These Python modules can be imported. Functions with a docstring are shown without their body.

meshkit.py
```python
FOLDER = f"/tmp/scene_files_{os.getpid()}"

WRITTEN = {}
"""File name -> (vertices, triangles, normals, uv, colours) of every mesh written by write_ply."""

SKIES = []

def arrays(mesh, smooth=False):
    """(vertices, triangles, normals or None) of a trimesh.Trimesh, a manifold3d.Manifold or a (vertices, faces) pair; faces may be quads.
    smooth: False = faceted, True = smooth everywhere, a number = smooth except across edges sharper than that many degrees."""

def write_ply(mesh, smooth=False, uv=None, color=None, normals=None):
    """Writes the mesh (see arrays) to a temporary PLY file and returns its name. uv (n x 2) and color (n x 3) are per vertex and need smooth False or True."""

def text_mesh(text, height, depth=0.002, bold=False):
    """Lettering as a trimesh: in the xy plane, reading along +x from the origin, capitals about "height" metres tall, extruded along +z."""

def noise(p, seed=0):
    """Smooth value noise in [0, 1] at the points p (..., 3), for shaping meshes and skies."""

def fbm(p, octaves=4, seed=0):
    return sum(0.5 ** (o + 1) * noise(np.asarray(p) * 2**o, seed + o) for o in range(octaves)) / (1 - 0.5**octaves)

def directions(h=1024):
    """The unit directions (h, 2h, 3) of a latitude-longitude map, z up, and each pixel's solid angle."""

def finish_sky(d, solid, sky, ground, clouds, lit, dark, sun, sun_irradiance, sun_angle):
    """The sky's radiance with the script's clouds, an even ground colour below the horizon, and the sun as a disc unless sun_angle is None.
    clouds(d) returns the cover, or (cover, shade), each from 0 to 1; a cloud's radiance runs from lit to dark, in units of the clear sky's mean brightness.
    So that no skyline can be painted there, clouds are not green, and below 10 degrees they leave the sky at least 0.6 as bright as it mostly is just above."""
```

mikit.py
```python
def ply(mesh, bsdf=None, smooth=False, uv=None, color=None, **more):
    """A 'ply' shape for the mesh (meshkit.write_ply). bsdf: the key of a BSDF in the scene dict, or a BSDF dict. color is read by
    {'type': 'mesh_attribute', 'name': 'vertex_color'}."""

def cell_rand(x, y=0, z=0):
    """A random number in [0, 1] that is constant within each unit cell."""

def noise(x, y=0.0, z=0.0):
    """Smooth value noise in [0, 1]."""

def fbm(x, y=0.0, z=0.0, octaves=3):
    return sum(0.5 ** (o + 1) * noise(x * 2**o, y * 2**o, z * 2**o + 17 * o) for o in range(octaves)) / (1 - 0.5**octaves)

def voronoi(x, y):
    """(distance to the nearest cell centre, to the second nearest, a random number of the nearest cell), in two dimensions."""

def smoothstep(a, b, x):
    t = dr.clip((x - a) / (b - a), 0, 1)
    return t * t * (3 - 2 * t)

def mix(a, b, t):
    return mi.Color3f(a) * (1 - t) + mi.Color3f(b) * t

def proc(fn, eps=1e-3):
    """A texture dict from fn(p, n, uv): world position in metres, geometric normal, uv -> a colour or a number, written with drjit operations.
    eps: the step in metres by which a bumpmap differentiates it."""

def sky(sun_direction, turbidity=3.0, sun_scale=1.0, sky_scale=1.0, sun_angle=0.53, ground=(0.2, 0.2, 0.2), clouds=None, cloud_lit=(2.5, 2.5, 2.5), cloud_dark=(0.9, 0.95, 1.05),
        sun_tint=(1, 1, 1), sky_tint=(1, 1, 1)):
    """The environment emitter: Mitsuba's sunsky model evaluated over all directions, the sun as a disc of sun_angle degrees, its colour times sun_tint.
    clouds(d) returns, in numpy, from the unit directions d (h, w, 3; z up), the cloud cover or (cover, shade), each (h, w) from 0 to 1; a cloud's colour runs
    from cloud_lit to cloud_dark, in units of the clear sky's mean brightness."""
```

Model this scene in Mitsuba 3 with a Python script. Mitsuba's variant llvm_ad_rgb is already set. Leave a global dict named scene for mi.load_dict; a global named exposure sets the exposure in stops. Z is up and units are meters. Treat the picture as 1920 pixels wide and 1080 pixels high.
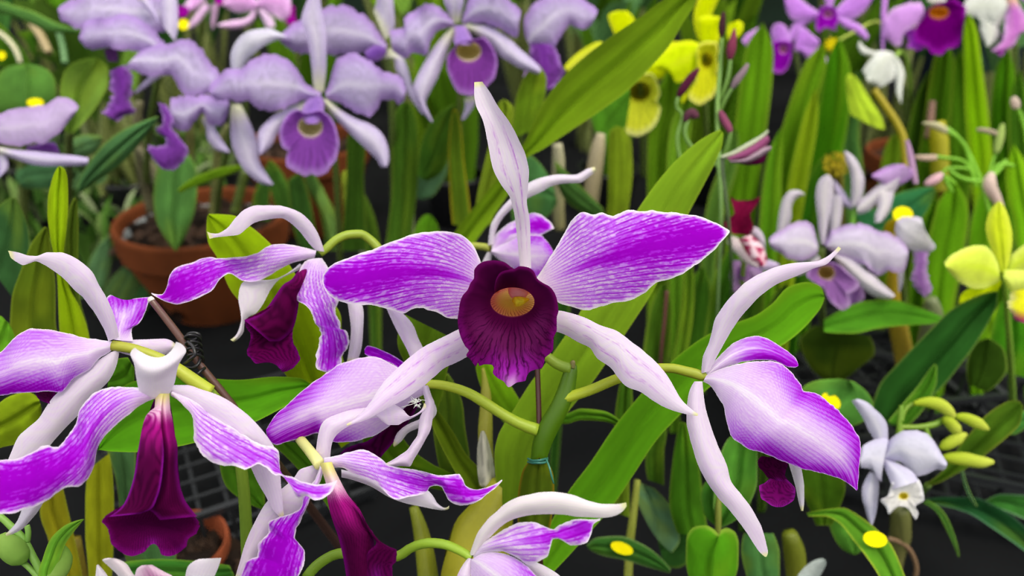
import math
import numpy as np
import mitsuba as mi
import mikit, meshkit
from scipy.interpolate import PchipInterpolator

# ---------------------------------------------------------------- camera, sky, exposure
CAM_H, PITCH, HFOV = 0.50, math.radians(28.0), 69.0
FOCUS, APERTURE = 0.305, 0.0019
exposure = 2.85
T = mi.ScalarTransform4f
EYE = np.array([0.0, 0.0, CAM_H])
FWD = np.array([0.0, math.cos(PITCH), -math.sin(PITCH)])
UPV = np.array([0.0, math.sin(PITCH), math.cos(PITCH)])
RGT = np.array([1.0, 0.0, 0.0])
scene, labels = {'type': 'scene'}, {}
scene['camera'] = {'type': 'thinlens', 'fov': HFOV, 'fov_axis': 'x', 'aperture_radius': APERTURE, 'focus_distance': FOCUS,
                   'near_clip': 0.01, 'far_clip': 100.0,
                   'to_world': T().look_at(origin=EYE.tolist(), target=(EYE + FWD).tolist(), up=[0, 0, 1])}
# the diffuse daylight of a shaded orchid house: an overcast sky with the sun as a wide soft patch behind it
scene['sky'] = mikit.sky([0.35, -0.30, 0.85], turbidity=5.0, sun_scale=0.22, sky_scale=1.0, sun_angle=30, sun_tint=(.93, 1, 1.07), ground=(0.05, 0.055, 0.045),
                         clouds=lambda d: (0.97 + 0 * d[..., 2], np.clip(1.0 - 1.05 * d[..., 2], 0, 1)),
                         cloud_lit=(2.2, 2.2, 2.2), cloud_dark=(0.9, 0.9, 0.92))

# ---------------------------------------------------------------- materials (colour comes from each mesh's own pigment)
VC = {'type': 'mesh_attribute', 'name': 'vertex_color'}
def thin(rough, trans, **k):
    return {'type': 'principledthin', 'base_color': VC, 'roughness': rough, 'diff_trans': trans, 'eta': 1.35, **k}
def solid(rough, **k):
    return {'type': 'twosided', 'bsdf': {'type': 'principled', 'base_color': VC, 'roughness': rough, **k}}
scene['petal_mat'] = thin(0.6, 0.6)
scene['velvet_mat'] = thin(0.6, 0.6, sheen=0.5, sheen_tint=0.6)
scene['leaf_mat'] = thin(0.38, 0.5)
scene['stem_mat'] = solid(0.42, specular=0.4)
scene['dull_mat'] = solid(0.85, specular=0.1)
scene['cloth_mat'] = solid(0.9, specular=0.03)
scene['gloss_mat'] = solid(0.3, specular=0.5)

# ---------------------------------------------------------------- helpers
K = math.tan(math.radians(HFOV / 2)) / 960.0
def P(x, y, d):
    """the point seen at pixel (x, y), d centimetres deep"""
    x, y, d = np.broadcast_arrays(np.asarray(x, float), np.asarray(y, float), np.asarray(d, float) / 100)
    return EYE + d[..., None] * (FWD + ((x - 960) * K)[..., None] * RGT - ((y - 540) * K)[..., None] * UPV)
def pts(s):
    return np.array([[float(c) for c in w.split(',')] for w in s.split()]) if isinstance(s, str) else np.asarray(s, float)
def lin(c):
    c = np.clip(np.asarray(c, float), 0, 1)
    return np.where(c < 0.04045, c / 12.92, ((c + 0.055) / 1.055) ** 2.4)
def C(r, g, b):
    return np.array([r, g, b]) / 255.0
def sm(a, b, x):
    t = np.clip((x - a) / (b - a), 0, 1)
    return t * t * (3 - 2 * t)
def mix(a, b, t):
    return np.asarray(a) * (1 - np.asarray(t)[..., None]) + np.asarray(b) * np.asarray(t)[..., None]
def N3(x, y, z=0.0, seed=0, o=2):
    x, y, z = np.broadcast_arrays(np.asarray(x, float), np.asarray(y, float), np.asarray(z, float))
    return meshkit.fbm(np.stack([x, y, z], -1), o, seed)
def curve(v, s):
    """values given at even steps (or one number) -> values at s"""
    v = np.atleast_1d(np.asarray(v, float))
    if len(v) == 1:
        return np.full(len(s), v[0])
    return PchipInterpolator(np.linspace(0, 1, len(v)), v)(s)
def resample(p, n, s=None):
    p = pts(p)
    a = np.concatenate([[0], np.cumsum(np.maximum(np.linalg.norm(np.diff(p[:, :2], axis=0), axis=1), 1e-6))])
    a /= a[-1]
    s = np.linspace(0, 1, n) if s is None else s
    return np.stack([PchipInterpolator(a, p[:, k])(s) for k in range(p.shape[1])], 1), a[-1]
def plen(p):
    p = pts(p)
    return np.linalg.norm(np.diff(p[:, :2], axis=0), axis=1).sum()
def grid_faces(n, m, close=False):
    i, j = np.meshgrid(np.arange(n - 1), np.arange(m if close else m - 1), indexing='ij')
    j2 = (j + 1) % m
    q = np.stack([i * m + j, (i + 1) * m + j, (i + 1) * m + j2, i * m + j2], -1).reshape(-1, 4)
    return np.vstack([q[:, [0, 1, 2]], q[:, [0, 2, 3]]])
def join(ms):
    vs, fs, cs, n = [], [], [], 0
    for v, f, c in ms:
        vs.append(v); fs.append(f + n); cs.append(c); n += len(v)
    return np.vstack(vs), np.vstack(fs), np.vstack(cs)

counts = {}
def fresh(base):
    n = counts.get(base, 0)
    counts[base] = n + 1
    return base if n == 0 else f'{base}_{n:03d}'
def thing(name, label, cat, group=None, kind=None):
    key = fresh(name)
    labels[key] = {'label': label, 'category': cat}
    if group: labels[key]['group'] = group
    if kind: labels[key]['kind'] = kind
    return key
def part(parent, name, mesh, mat, label=None, smooth=True, kind=None):
    key = fresh(parent + '__' + name)
    v, f, c = mesh
    scene[key] = mikit.ply((v, f), mat, smooth, color=lin(c))
    if label or kind:
        labels[key] = {k: x for k, x in (('label', label), ('kind', kind)) if x}
    return key
def whole(key, mesh, mat, smooth=True):
    v, f, c = mesh
    scene[key] = mikit.ply((v, f), mat, smooth, color=lin(c))

class G:  # what a pigment function may use: place on the sheet, not in the picture
    pass
SEED = [1]
def sheet(L, R, d=30.0, dR=None, M=0.0, pig=None, step=3.0, ruffle=0.0, rf=5, jag=0.0, keel=0.0, seed=None, mid=None):
    """A thin curved sheet between two edges (base -> tip). d, dR: depths of the edges in cm, M: how far the middle stands
    nearer than the edges, keel: a crease along the middle."""
    if seed is None:
        SEED[0] += 1
        seed = SEED[0]
    L, R = pts(L), pts(R)
    ln = max(plen(L), plen(R))
    wd = max(np.linalg.norm(resample(L, 9)[0][:, :2] - resample(R, 9)[0][:, :2], axis=1).max(), 4)
    n, m = int(np.clip(ln / step, 10, 330)), int(np.clip(wd / step, 7, 200)) | 1
    s = np.linspace(0, 1, n)
    a, b = resample(L, n)[0][:, :2], resample(R, n)[0][:, :2]
    dl = curve(d, s)
    dr_ = dl if dR is None else curve(dR, s)
    t = np.linspace(0, 1, m)
    S, TT = np.meshgrid(s, t, indexing='ij')
    v = 2 * TT - 1
    xy = a[:, None] * (1 - TT[..., None]) + b[:, None] * TT[..., None]
    if mid is not None:                                   # a third rail through the middle
        c = resample(mid, n)[0][:, :2]
        xy = xy + (c - (a + b) / 2)[:, None] * (1 - v * v)[..., None]
    dep = dl[:, None] * (1 - TT) + dr_[:, None] * TT
    dep = dep - curve(M, s)[:, None] * (1 - v * v)
    dep = dep + curve(keel, s)[:, None] * np.exp(-(v / 0.16) ** 2)
    wpx = np.linalg.norm(a - b, axis=1)
    lenmm = ln * K * dl.mean() * 10
    if ruffle or jag:
        side = np.where(v < 0, 0.0, 31.7)
        ph = N3(S * rf, side, seed * 3.1, o=2) - 0.5
        fade = sm(0, 0.12, S) * sm(1.02, 0.9, S)
        dep = dep + 2 * ruffle * ph * np.abs(v) ** 2.5 * fade
        j2 = (N3(S * rf * 4, side, seed * 5.3 + 9, o=3) - 0.5) * 2 * jag * np.abs(v) ** 6 * fade
        out = (b - a) / np.maximum(wpx, 1e-3)[:, None]
        xy = xy + (out[:, None] * (j2 * np.sign(v))[..., None])
    g = G()
    g.s, g.t, g.v, g.e, g.seed = S, TT, v, 1 - np.abs(v), seed
    g.len = lenmm
    pos = P(xy[..., 0], xy[..., 1], dep)
    wmm = np.linalg.norm(pos[:, 0] - pos[:, -1], axis=1) * 1000
    g.w = wmm.max()
    md = (a + b) / 2                                      # veins follow a smoothed midline and fan out to the margins
    sm_ = np.stack([np.polyval(np.polyfit(s, md[:, k], min(4, n // 4)), s) for k in (0, 1)], 1)
    tg = np.gradient(sm_, axis=0)
    tg /= np.linalg.norm(tg, axis=1, keepdims=True) + 1e-9
    across = np.sign(((b - a) * np.stack([-tg[:, 1], tg[:, 0]], 1)).sum(1).mean() + 1e-9)
    dev = ((md - sm_) * np.stack([-tg[:, 1], tg[:, 0]], 1)).sum(1) * K * dl * 10 * across
    g.q = (v * wmm[:, None] / 2 + dev[:, None]) / (g.w / 2) / (0.22 + 1.05 * s[:, None] ** 0.8)
    g.edge = (1 - np.abs(v)) * wmm[:, None] / 2           # mm to the nearest margin
    g.tip = (1 - S) * lenmm
    col = pig(g)
    return pos.reshape(-1, 3), grid_faces(n, m), np.broadcast_to(col, (n, m, 3)).reshape(-1, 3)

def offset_edges(sp, tip=0.0, base=0.0):
    """spine points 'x,y,halfwidth' -> two edges"""
    p, _ = resample(sp, 60)
    s = np.linspace(0, 1, 60)
    w = p[:, 2].copy()
    if tip: w *= np.sqrt(np.clip(1 - np.clip((s - 1 + tip) / tip, 0, 1) ** 2, 0.0004, 1))
    if base: w *= np.sqrt(np.clip(1 - np.clip((base - s) / base, 0, 1) ** 2, 0.0004, 1))
    tg = np.gradient(p[:, :2], axis=0)
    tg /= np.linalg.norm(tg, axis=1, keepdims=True) + 1e-9
    nr = np.stack([tg[:, 1], -tg[:, 0]], 1)
    return p[:, :2] + nr * w[:, None], p[:, :2] - nr * w[:, None]
def blade(sp, d, tilt=0.0, M=0.0, pig=None, tip=0.1, base=0.0, keel=0.0, step=5.0, **k):
    """leaf, sepal or strap by its spine; tilt: the depth of the second edge minus that of the first, cm"""
    a, b = offset_edges(sp, tip, base)
    s = np.linspace(0, 1, 9)
    dd, tt = curve(d, s), curve(tilt, s)
    return sheet(a, b, dd - tt / 2, dd + tt / 2, M, pig, step, keel=keel, **k)
def tube_pts(c, r, col, sides=10, caps=True, ridges=0, rd=0.12):
    c = np.asarray(c, float)
    n = len(c)
    r = np.broadcast_to(np.asarray(r, float), (n,))
    t = np.gradient(c, axis=0)
    t /= np.linalg.norm(t, axis=1, keepdims=True) + 1e-12
    ref = np.array([0.31, 0.77, 0.55])
    a = np.cross(t, ref); a /= np.linalg.norm(a, axis=1, keepdims=True) + 1e-12
    b = np.cross(t, a)
    ang = np.arange(sides) * 2 * np.pi / sides
    rr = r[:, None] * (1 - rd * (0.5 + 0.5 * np.cos(ang * ridges)))[None] if ridges else np.repeat(r[:, None], sides, 1)
    v = c[:, None] + rr[..., None] * (np.cos(ang)[None, :, None] * a[:, None] + np.sin(ang)[None, :, None] * b[:, None])
    f = grid_faces(n, sides, True)
    v = v.reshape(-1, 3)
    col = np.asarray(col, float)
    cc = np.repeat(np.broadcast_to(col, (n, 3)), sides, 0) if col.ndim < 3 else col.reshape(-1, 3)
    if caps:
        i = np.arange(sides)
        f = np.vstack([f, np.stack([i * 0 + len(v), i, (i + 1) % sides], 1), np.stack([i * 0 + len(v) + 1, (n - 1) * sides + (i + 1) % sides, (n - 1) * sides + i], 1)])
        v = np.vstack([v, c[0], c[-1]])
        cc = np.vstack([cc, cc[0], cc[-1]])
    return v, f, cc
def tube(sp, d, col, col2=None, sides=10, n=28, ridges=0, rd=0.12, speck=0.0):
    """round stem: 'x,y,radius' in pixels at depths d"""
    p, _ = resample(sp, n)
    s = np.linspace(0, 1, n)
    dd = curve(d, s)
    c = mix(np.broadcast_to(col, (n, 3)), col if col2 is None else col2, s)
    if speck:
        c = c * (1 + speck * (N3(s * 9, 3.3, SEED[0]) - 0.5))[:, None]
    return tube_pts(P(p[:, 0], p[:, 1], dd), np.maximum(p[:, 2], 0.3) * K * dd / 100, c, sides, True, ridges, rd)
# ---------------------------------------------------------------- pigments, each a function of the place on its own petal or leaf
def lines(q, n, s, seed, width=0.22, warp=0.25):
    """soft veins fanning out along the petal"""
    x = q * n + warp * 2 * (N3(s * 5, q * 3, seed) - 0.5) + 0.5 * warp * (N3(s * 22, q * n, seed + 4, o=2) - 0.5)
    return np.exp(-(np.abs((x % 1) - 0.5) * 2 / width) ** 2)
WHITE, LILAC, PURP, DEEP = C(238, 228, 238), C(196, 140, 222), C(158, 28, 196), C(118, 4, 158)
def ramp(tone):
    col = mix(C(236, 226, 240), C(216, 180, 236), sm(0.0, 0.26, tone))
    col = mix(col, C(188, 118, 230), sm(0.20, 0.50, tone))
    col = mix(col, C(168, 40, 214), sm(0.44, 0.78, tone))
    return mix(col, C(150, 6, 188), sm(0.74, 1.0, tone))
def laelia(flush=1.0, pale=0.0, start=0.16, lo=0.75, rim=1.5, base=WHITE, ck=0.46):
    """white petal with a purple flush: dark veins fanning out to the margins, pale flecks between them, a white reticulate margin"""
    def f(g):
        sd = g.seed
        nv = max(2.5, g.w / 5.6)
        q = g.q + 0.02 * (N3(g.s * g.len / 12, g.q * nv, sd + 21) - 0.5)
        v1 = lines(q, nv, g.s * .4, sd, 0.27, 0.08)
        v2 = sm(0.25, 0.5, g.s) * sm(0.1, 0.35, np.abs(g.v)) * lines(q + 0.25 / nv, nv * 2, g.s * .5, sd + 1, 0.32, 0.12)
        brk = N3(g.s * g.len / 2.4, q * nv * 3.0, sd + 3, o=2)
        vein = np.maximum(v1 * (0.55 + 0.6 * brk), v2 * sm(0.35, 0.6, brk))
        soft = N3(g.s * 5, g.q * 4, sd) - 0.5
        grain = N3(g.s * g.len / 0.9, q * nv * 6.5, sd + 7, o=2) - 0.5
        rimn = rim * (0.4 + 1.3 * N3(g.s * g.len / 1.6, g.t * 9, sd + 2))
        inn = sm(0.0, rimn * 1.15 + 0.15, g.edge) * sm(0.0, 6.0, g.tip + 2 * grain)
        wide = sm(0.2, 2.6 * rim + 2.0, g.edge)
        a = sm(start, start + 0.45, g.s + 0.10 * soft)
        core = sm(start - .05, start + 0.35, g.s) * np.exp(-(g.q / (0.17 + 0.42 * lo * sm(.2, .7, g.s) * sm(1.08, .72, g.s))) ** 2)
        out = sm(start + 0.15, start + 0.7, g.s + 0.25 * soft) * wide
        tone = 0.10 + 0.20 * sm(0.0, 0.3, g.s) + 0.16 * a + 0.26 * lo * out + ck * core + 0.20 * grain * (1 - 0.6 * core)
        tone = tone + vein * (0.42 - 0.16 * core) * sm(0.0, 0.2, g.s)
        fl = sm(0.46, 0.66, N3(g.s * g.len / 2.0, q * nv * 4.0, sd + 12, o=2)) * sm(0.5, 0.1, v1)
        tone = tone - 0.24 * fl * sm(0.1, 0.3, g.s) * (1 - 0.75 * np.exp(-(g.q / 0.10) ** 2))
        col = ramp(np.clip(tone * flush * inn, 0, 1))
        return mix(col, WHITE, np.full(g.s.shape, pale))
    return f
def sepal(tint=0.25, streak=1.0, tipc=C(226, 228, 150), base=C(232, 228, 234)):
    def f(g):
        sd = g.seed
        ve = lines(g.q, max(3, g.w / 2.2), g.s, sd, 0.3, 0.15)
        col = mix(base, LILAC, np.clip(tint * (0.35 + 0.65 * N3(g.s * 4, g.q * 2, sd)) + 0.10 * ve, 0, 1))
        for c0 in (-0.42, 0.38):
            st = np.exp(-((g.v - c0 - 0.10 * (N3(g.s * 5, 1.7, sd + 5) - 0.5)) / 0.12) ** 2) * sm(0.03, 0.2, g.s) * sm(0.95, 0.55, g.s)
            st = st * (0.25 + 0.75 * lines(g.v, 12, g.s, sd + 9, 0.4, 0.3)) * sm(0.25, 0.75, N3(g.s * 34, g.v * 16, sd + 8, o=3))
            col = mix(col, C(170, 80, 205), np.clip(st * streak * 0.8, 0, 1))
        col = mix(col, C(222, 222, 206), 0.35 * lines(g.q, max(6, g.w / 1.1), g.s, sd + 3, 0.4, 0.1) * 0.6)
        return mix(col, tipc, 0.75 * sm(3.2, 0.6, g.tip) * np.ones_like(g.t))
    return f
def darklip(a=0.0, b=0.16, c=0.34, d=0.6, neck=C(226, 222, 130), rimc=C(120, 12, 118)):
    """lip: yellow neck, blush, magenta, then maroon velvet"""
    def f(g):
        sd = g.seed
        w = g.s + 0.05 * (N3(g.s * 5, g.t * 7, sd) - 0.5)
        ve = lines(g.q, max(6, g.w / 1.4), g.s, sd, 0.4, 0.3)
        col = mix(np.broadcast_to(neck, g.s.shape + (3,)), C(240, 205, 222), sm(a, b, w))
        col = mix(col, C(166, 22, 128), sm(b, c, w + 0.06 * ve))
        col = mix(col, C(80, 6, 58), sm(c, d, w))
        col = col * (1 - 0.28 * ve * sm(b, c, w))[..., None]
        return mix(col, rimc, 0.8 * sm(2.2, 0.2, np.minimum(g.edge, g.tip)) * sm(c, d, w))
    return f
def maroon(core=C(70, 3, 52), rim=C(118, 10, 120), tipc=C(150, 30, 165), k=0.5):
    def f(g):
        ve = lines(g.q, max(7, g.w / 1.5), g.s, g.seed, 0.4, 0.4)
        col = mix(np.broadcast_to(core, g.s.shape + (3,)), rim, np.clip(k * g.s ** 2 + 0.6 * sm(2.0, 0.1, np.minimum(g.edge, g.tip)), 0, 1))
        col = mix(col, tipc, 0.6 * sm(0.75, 1.0, g.s) * np.exp(-(g.v / 0.4) ** 2))
        return col * (1 - 0.35 * ve)[..., None]
    return f
def plain(base, edge=None, tip=None, mid=None, vein=0.08, speck=None, root=None, ew=3.0):
    """even petal: pale midline, tinted margin and tip, faint veins"""
    def f(g):
        sd = g.seed
        col = np.broadcast_to(base, g.s.shape + (3,)) * (1 - vein * lines(g.q, max(4, g.w / 2.4), g.s, sd, 0.4, 0.3))[..., None]
        col = col * (0.95 + 0.1 * N3(g.s * 5, g.t * 4, sd))[..., None]
        if edge is not None: col = mix(col, edge, 0.85 * sm(ew * 2.2, 0.0, g.edge))
        if tip is not None: col = mix(col, tip, 0.9 * sm(0.55, 1.0, g.s))
        if mid is not None: col = mix(col, mid, 0.75 * np.exp(-(g.v / 0.16) ** 2) * sm(1.0, 0.35, g.s))
        if root is not None: col = mix(col, root, sm(0.28, 0.0, g.s))
        if speck is not None: col = mix(col, speck, sm(0.52, 0.60, N3(g.s * g.len / 3, g.t * g.w / 3, sd + 1, o=2)))
        return col
    return f
def leafc(base, rimc=None, ribc=None, mott=0.18, rim=0.9, tipc=None):
    """leathery leaf: streaky green, thin pale margin, sunk midrib"""
    base = np.asarray(base)
    rimc = base * 0.5 + C(170, 190, 60) * 0.5 if rimc is None else rimc
    ribc = base * 0.9 if ribc is None else ribc
    def f(g):
        sd = g.seed
        n = N3(g.s * 5, g.t * 3, sd, o=3) - 0.5 + 0.2 * (N3(g.s * 3, g.t * 40, sd + 1, o=2) - 0.5)
        col = base * (1 + 2 * mott * n)[..., None]
        col = mix(col, C(150, 160, 30), 0.25 * sm(0.55, 0.85, N3(g.s * 2.2, g.t * 1.5, sd + 5)))
        col = mix(col, ribc, 0.75 * np.exp(-(g.v / 0.05) ** 2))
        if tipc is not None: col = mix(col, tipc, sm(6, 0.5, g.tip))
        return mix(col, rimc, 0.85 * sm(rim, rim * 0.3, np.minimum(g.edge, g.tip)))
    return f

def backp(amount=1.0, w=7.0, start=0.1, base=C(232, 214, 236), rim=0.8, side=0.0):
    """the paler back of a purple petal: colour gathers along the margins and towards the tip; side -1/+1 favours one margin"""
    def f(g):
        sd = g.seed
        nv = max(3, g.w / 3.6)
        ve = np.maximum(lines(g.q, nv, g.s, sd, 0.35, 0.12), 0.7 * lines(g.q, nv * 2.3, g.s, sd + 2, 0.4, 0.2))
        n = N3(g.s * 6, g.q * 5, sd) - 0.5
        gr = N3(g.s * g.len / 1.1, g.q * nv * 5, sd + 3) - 0.5
        k = np.clip(1 + side * g.v, 0, 2) if side else 1.0
        m = np.minimum(g.edge, g.tip * 0.7)
        a = (sm(w * 1.5, 0.5, m + 4.0 * n) + 0.35 * sm(w * .6, 0.2, m + 2 * n)) * sm(start, start + 0.4, g.s) * k
        tone = 0.08 + 0.08 * sm(0, .4, g.s) + amount * 0.42 * a + 0.10 * gr + ve * (0.10 + 0.22 * a)
        tone = tone - 0.14 * np.exp(-(g.v / .12) ** 2) * sm(1.0, .3, g.s)
        return ramp(np.clip(tone, 0, 1) * sm(-0.2, rim, g.edge + 0.6 * gr))
    return f
# ---------------------------------------------------------------- the bench under the plants
def plate(x0, y0, x1, y1, n, col, z=0.0, amp=0.0, sd=3):
    gx, gy = np.meshgrid(np.linspace(x0, x1, n), np.linspace(y0, y1, n), indexing='ij')
    h = z + amp * (N3(gx * 9, gy * 9, sd, o=3) - 0.5)
    c = np.asarray(col) * (0.75 + 0.5 * N3(gx * 40, gy * 40, sd + 1, o=3))[..., None]
    return np.stack([gx, gy, h], -1).reshape(-1, 3), grid_faces(n, n)[:, ::-1], c.reshape(-1, 3)
scene['floor'] = None
v_, f_, c_ = plate(-5, -1.2, 5, 8.5, 260, C(21, 22, 23), 0, 0.03)
scene['floor'] = mikit.ply((v_, f_), 'cloth_mat', True, color=lin(c_))
labels['floor'] = {'label': 'bench top covered with black ground cloth under the plants', 'kind': 'structure'}
v_, f_, c_ = plate(-5, 0, 5, 3.2, 40, C(30, 44, 34), 0, 0)
scene['wall_back'] = mikit.ply((np.stack([v_[:, 0], np.full(len(v_), 3.3), v_[:, 1] - 0.05], 1), f_[:, ::-1]), 'dull_mat', True, color=lin(c_))
labels['wall_back'] = {'label': 'dark green shade cloth wall far behind the plants', 'kind': 'structure'}

def bar_mesh(p, q, r, col):
    return tube_pts(np.linspace(p, q, 3), [r] * 3, col, 4, True)
def ground(x, y, z=0.0):
    """the point on the bench (or z above it) seen at pixel (x, y)"""
    k = -FWD[2] + (y - 540) * K * UPV[2]
    return P(x, y, (CAM_H - z) / k * 100)
def tray(cx, cy, rz, nx, ny, pitch, h, label):
    """a black plastic carrying tray: lattice floor and slatted rim"""
    t = thing('plastic_tray', label, 'tray', 'black lattice trays between the pots')
    o, ca, sa = ground(cx, cy), math.cos(rz), math.sin(rz)
    def W(a, b, z): return o + np.array([a * ca - b * sa, a * sa + b * ca, z])
    lx, ly, col = nx * pitch / 2, ny * pitch / 2, C(34, 36, 38)
    for i in range(nx + 1):
        a = -lx + i * pitch
        part(t, 'bar', bar_mesh(W(a, -ly, .012), W(a, ly, .012), .0022, col), 'gloss_mat', smooth=False)
    for j in range(ny + 1):
        b = -ly + j * pitch
        part(t, 'bar', bar_mesh(W(-lx, b, .014), W(lx, b, .014), .0022, col), 'gloss_mat', smooth=False)
    for z in (.02, h):
        part(t, 'rim', join([bar_mesh(W(-lx, -ly, z), W(lx, -ly, z), .004, col), bar_mesh(W(lx, -ly, z), W(lx, ly, z), .004, col),
                             bar_mesh(W(lx, ly, z), W(-lx, ly, z), .004, col), bar_mesh(W(-lx, ly, z), W(-lx, -ly, z), .004, col)]), 'gloss_mat', smooth=False)
    for i in range(nx + 1):
        for b in (-ly, ly):
            a = -lx + i * pitch
            part(t, 'upright', bar_mesh(W(a, b, .01), W(a, b, h), .0025, col), 'gloss_mat', smooth=False)
tray(445, 915, .5, 9, 7, .024, .055, 'black plastic lattice tray lying behind the long hanging lip')
tray(1810, 880, -.35, 10, 7, .026, .06, 'black plastic lattice tray at the right edge beyond the white flower')
tray(1570, 745, .15, 9, 7, .026, .055, 'black plastic lattice tray under the dark leaves right of the centre')

def lathe(center, prof, col, sides=48, wob=0.0):
    prof = np.asarray(prof, float)
    ang = np.arange(sides) * 2 * np.pi / sides
    r, z = prof[:, 0], prof[:, 1]
    v = np.stack([center[0] + r[:, None] * np.cos(ang), center[1] + r[:, None] * np.sin(ang), np.repeat(center[2] + z[:, None], sides, 1)], -1)
    A, Z = np.meshgrid(ang, z)
    c = np.asarray(col) * (0.84 + 0.32 * N3(np.cos(A) * 4, np.sin(A) * 4, Z * 60, 7, o=3))[..., None]
    return v.reshape(-1, 3), grid_faces(len(prof), sides, True), c.reshape(-1, 3)
def clay_pot(c, R, H, label, lab2=None, fill=True, rb=.56, col=C(104, 54, 27)):
    p = thing('clay_pot', label, 'pot')
    k = R / .113
    rim = [(R - .012 * k, H - .05 * k), (R - .010 * k, H - .006), (R - .007 * k, H), (R - .002 * k, H), (R, H - .005), (R * .985, H - .036 * k), (R * .975, H - .040 * k), (R * .945, H - .041 * k)]
    body = [(R * .945, H - .041 * k), (R * (.945 + rb) / 2, H * .33), (R * rb, .004), (R * rb - .004, 0), (R * rb * .5, 0), (0.001, 0)]
    part(p, 'rim', lathe(c, rim, col), 'dull_mat')
    part(p, 'body', lathe(c, body, col), 'dull_mat')
    if fill:
        s = thing('potting_bark', lab2, 'bark', kind='stuff')
        rg = np.random.default_rng(int(R * 1e4) + len(label))
        ms = []
        for i in range(260):
            a, r = rg.uniform(0, 2 * np.pi), (R - .014 * k) * math.sqrt(rg.uniform())
            q = np.array([[x, y, z] for x in (-1, 1) for y in (-1, 1) for z in (-1, 1)], float) * rg.uniform(.004, .011, 3) * (1 + .3 * rg.normal(size=(8, 1)))
            e, _ = np.linalg.qr(rg.normal(size=(3, 3)))
            ms.append((q @ e + c + [r * math.cos(a), r * math.sin(a), H - .03 + rg.uniform(-.006, .006)], np.array([[0, 1, 3], [0, 3, 2], [4, 6, 7], [4, 7, 5], [0, 4, 5], [0, 5, 1], [2, 3, 7], [2, 7, 6], [0, 2, 6], [0, 6, 4], [1, 5, 7], [1, 7, 3]]), np.repeat((C(50, 38, 30) * rg.uniform(.4, 1.4))[None], 8, 0)))
        whole(s, join(ms), 'dull_mat', False)
    return p
pc = np.array([-.398, .887, 0.0])
pot1 = clay_pot(pc, .107, .135, 'large terracotta pot with a flared rim at the left, below the lilac flowers', 'dark bark mix filling the large terracotta pot at the left')
hd = ground(357, 583, .022) - pc
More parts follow.
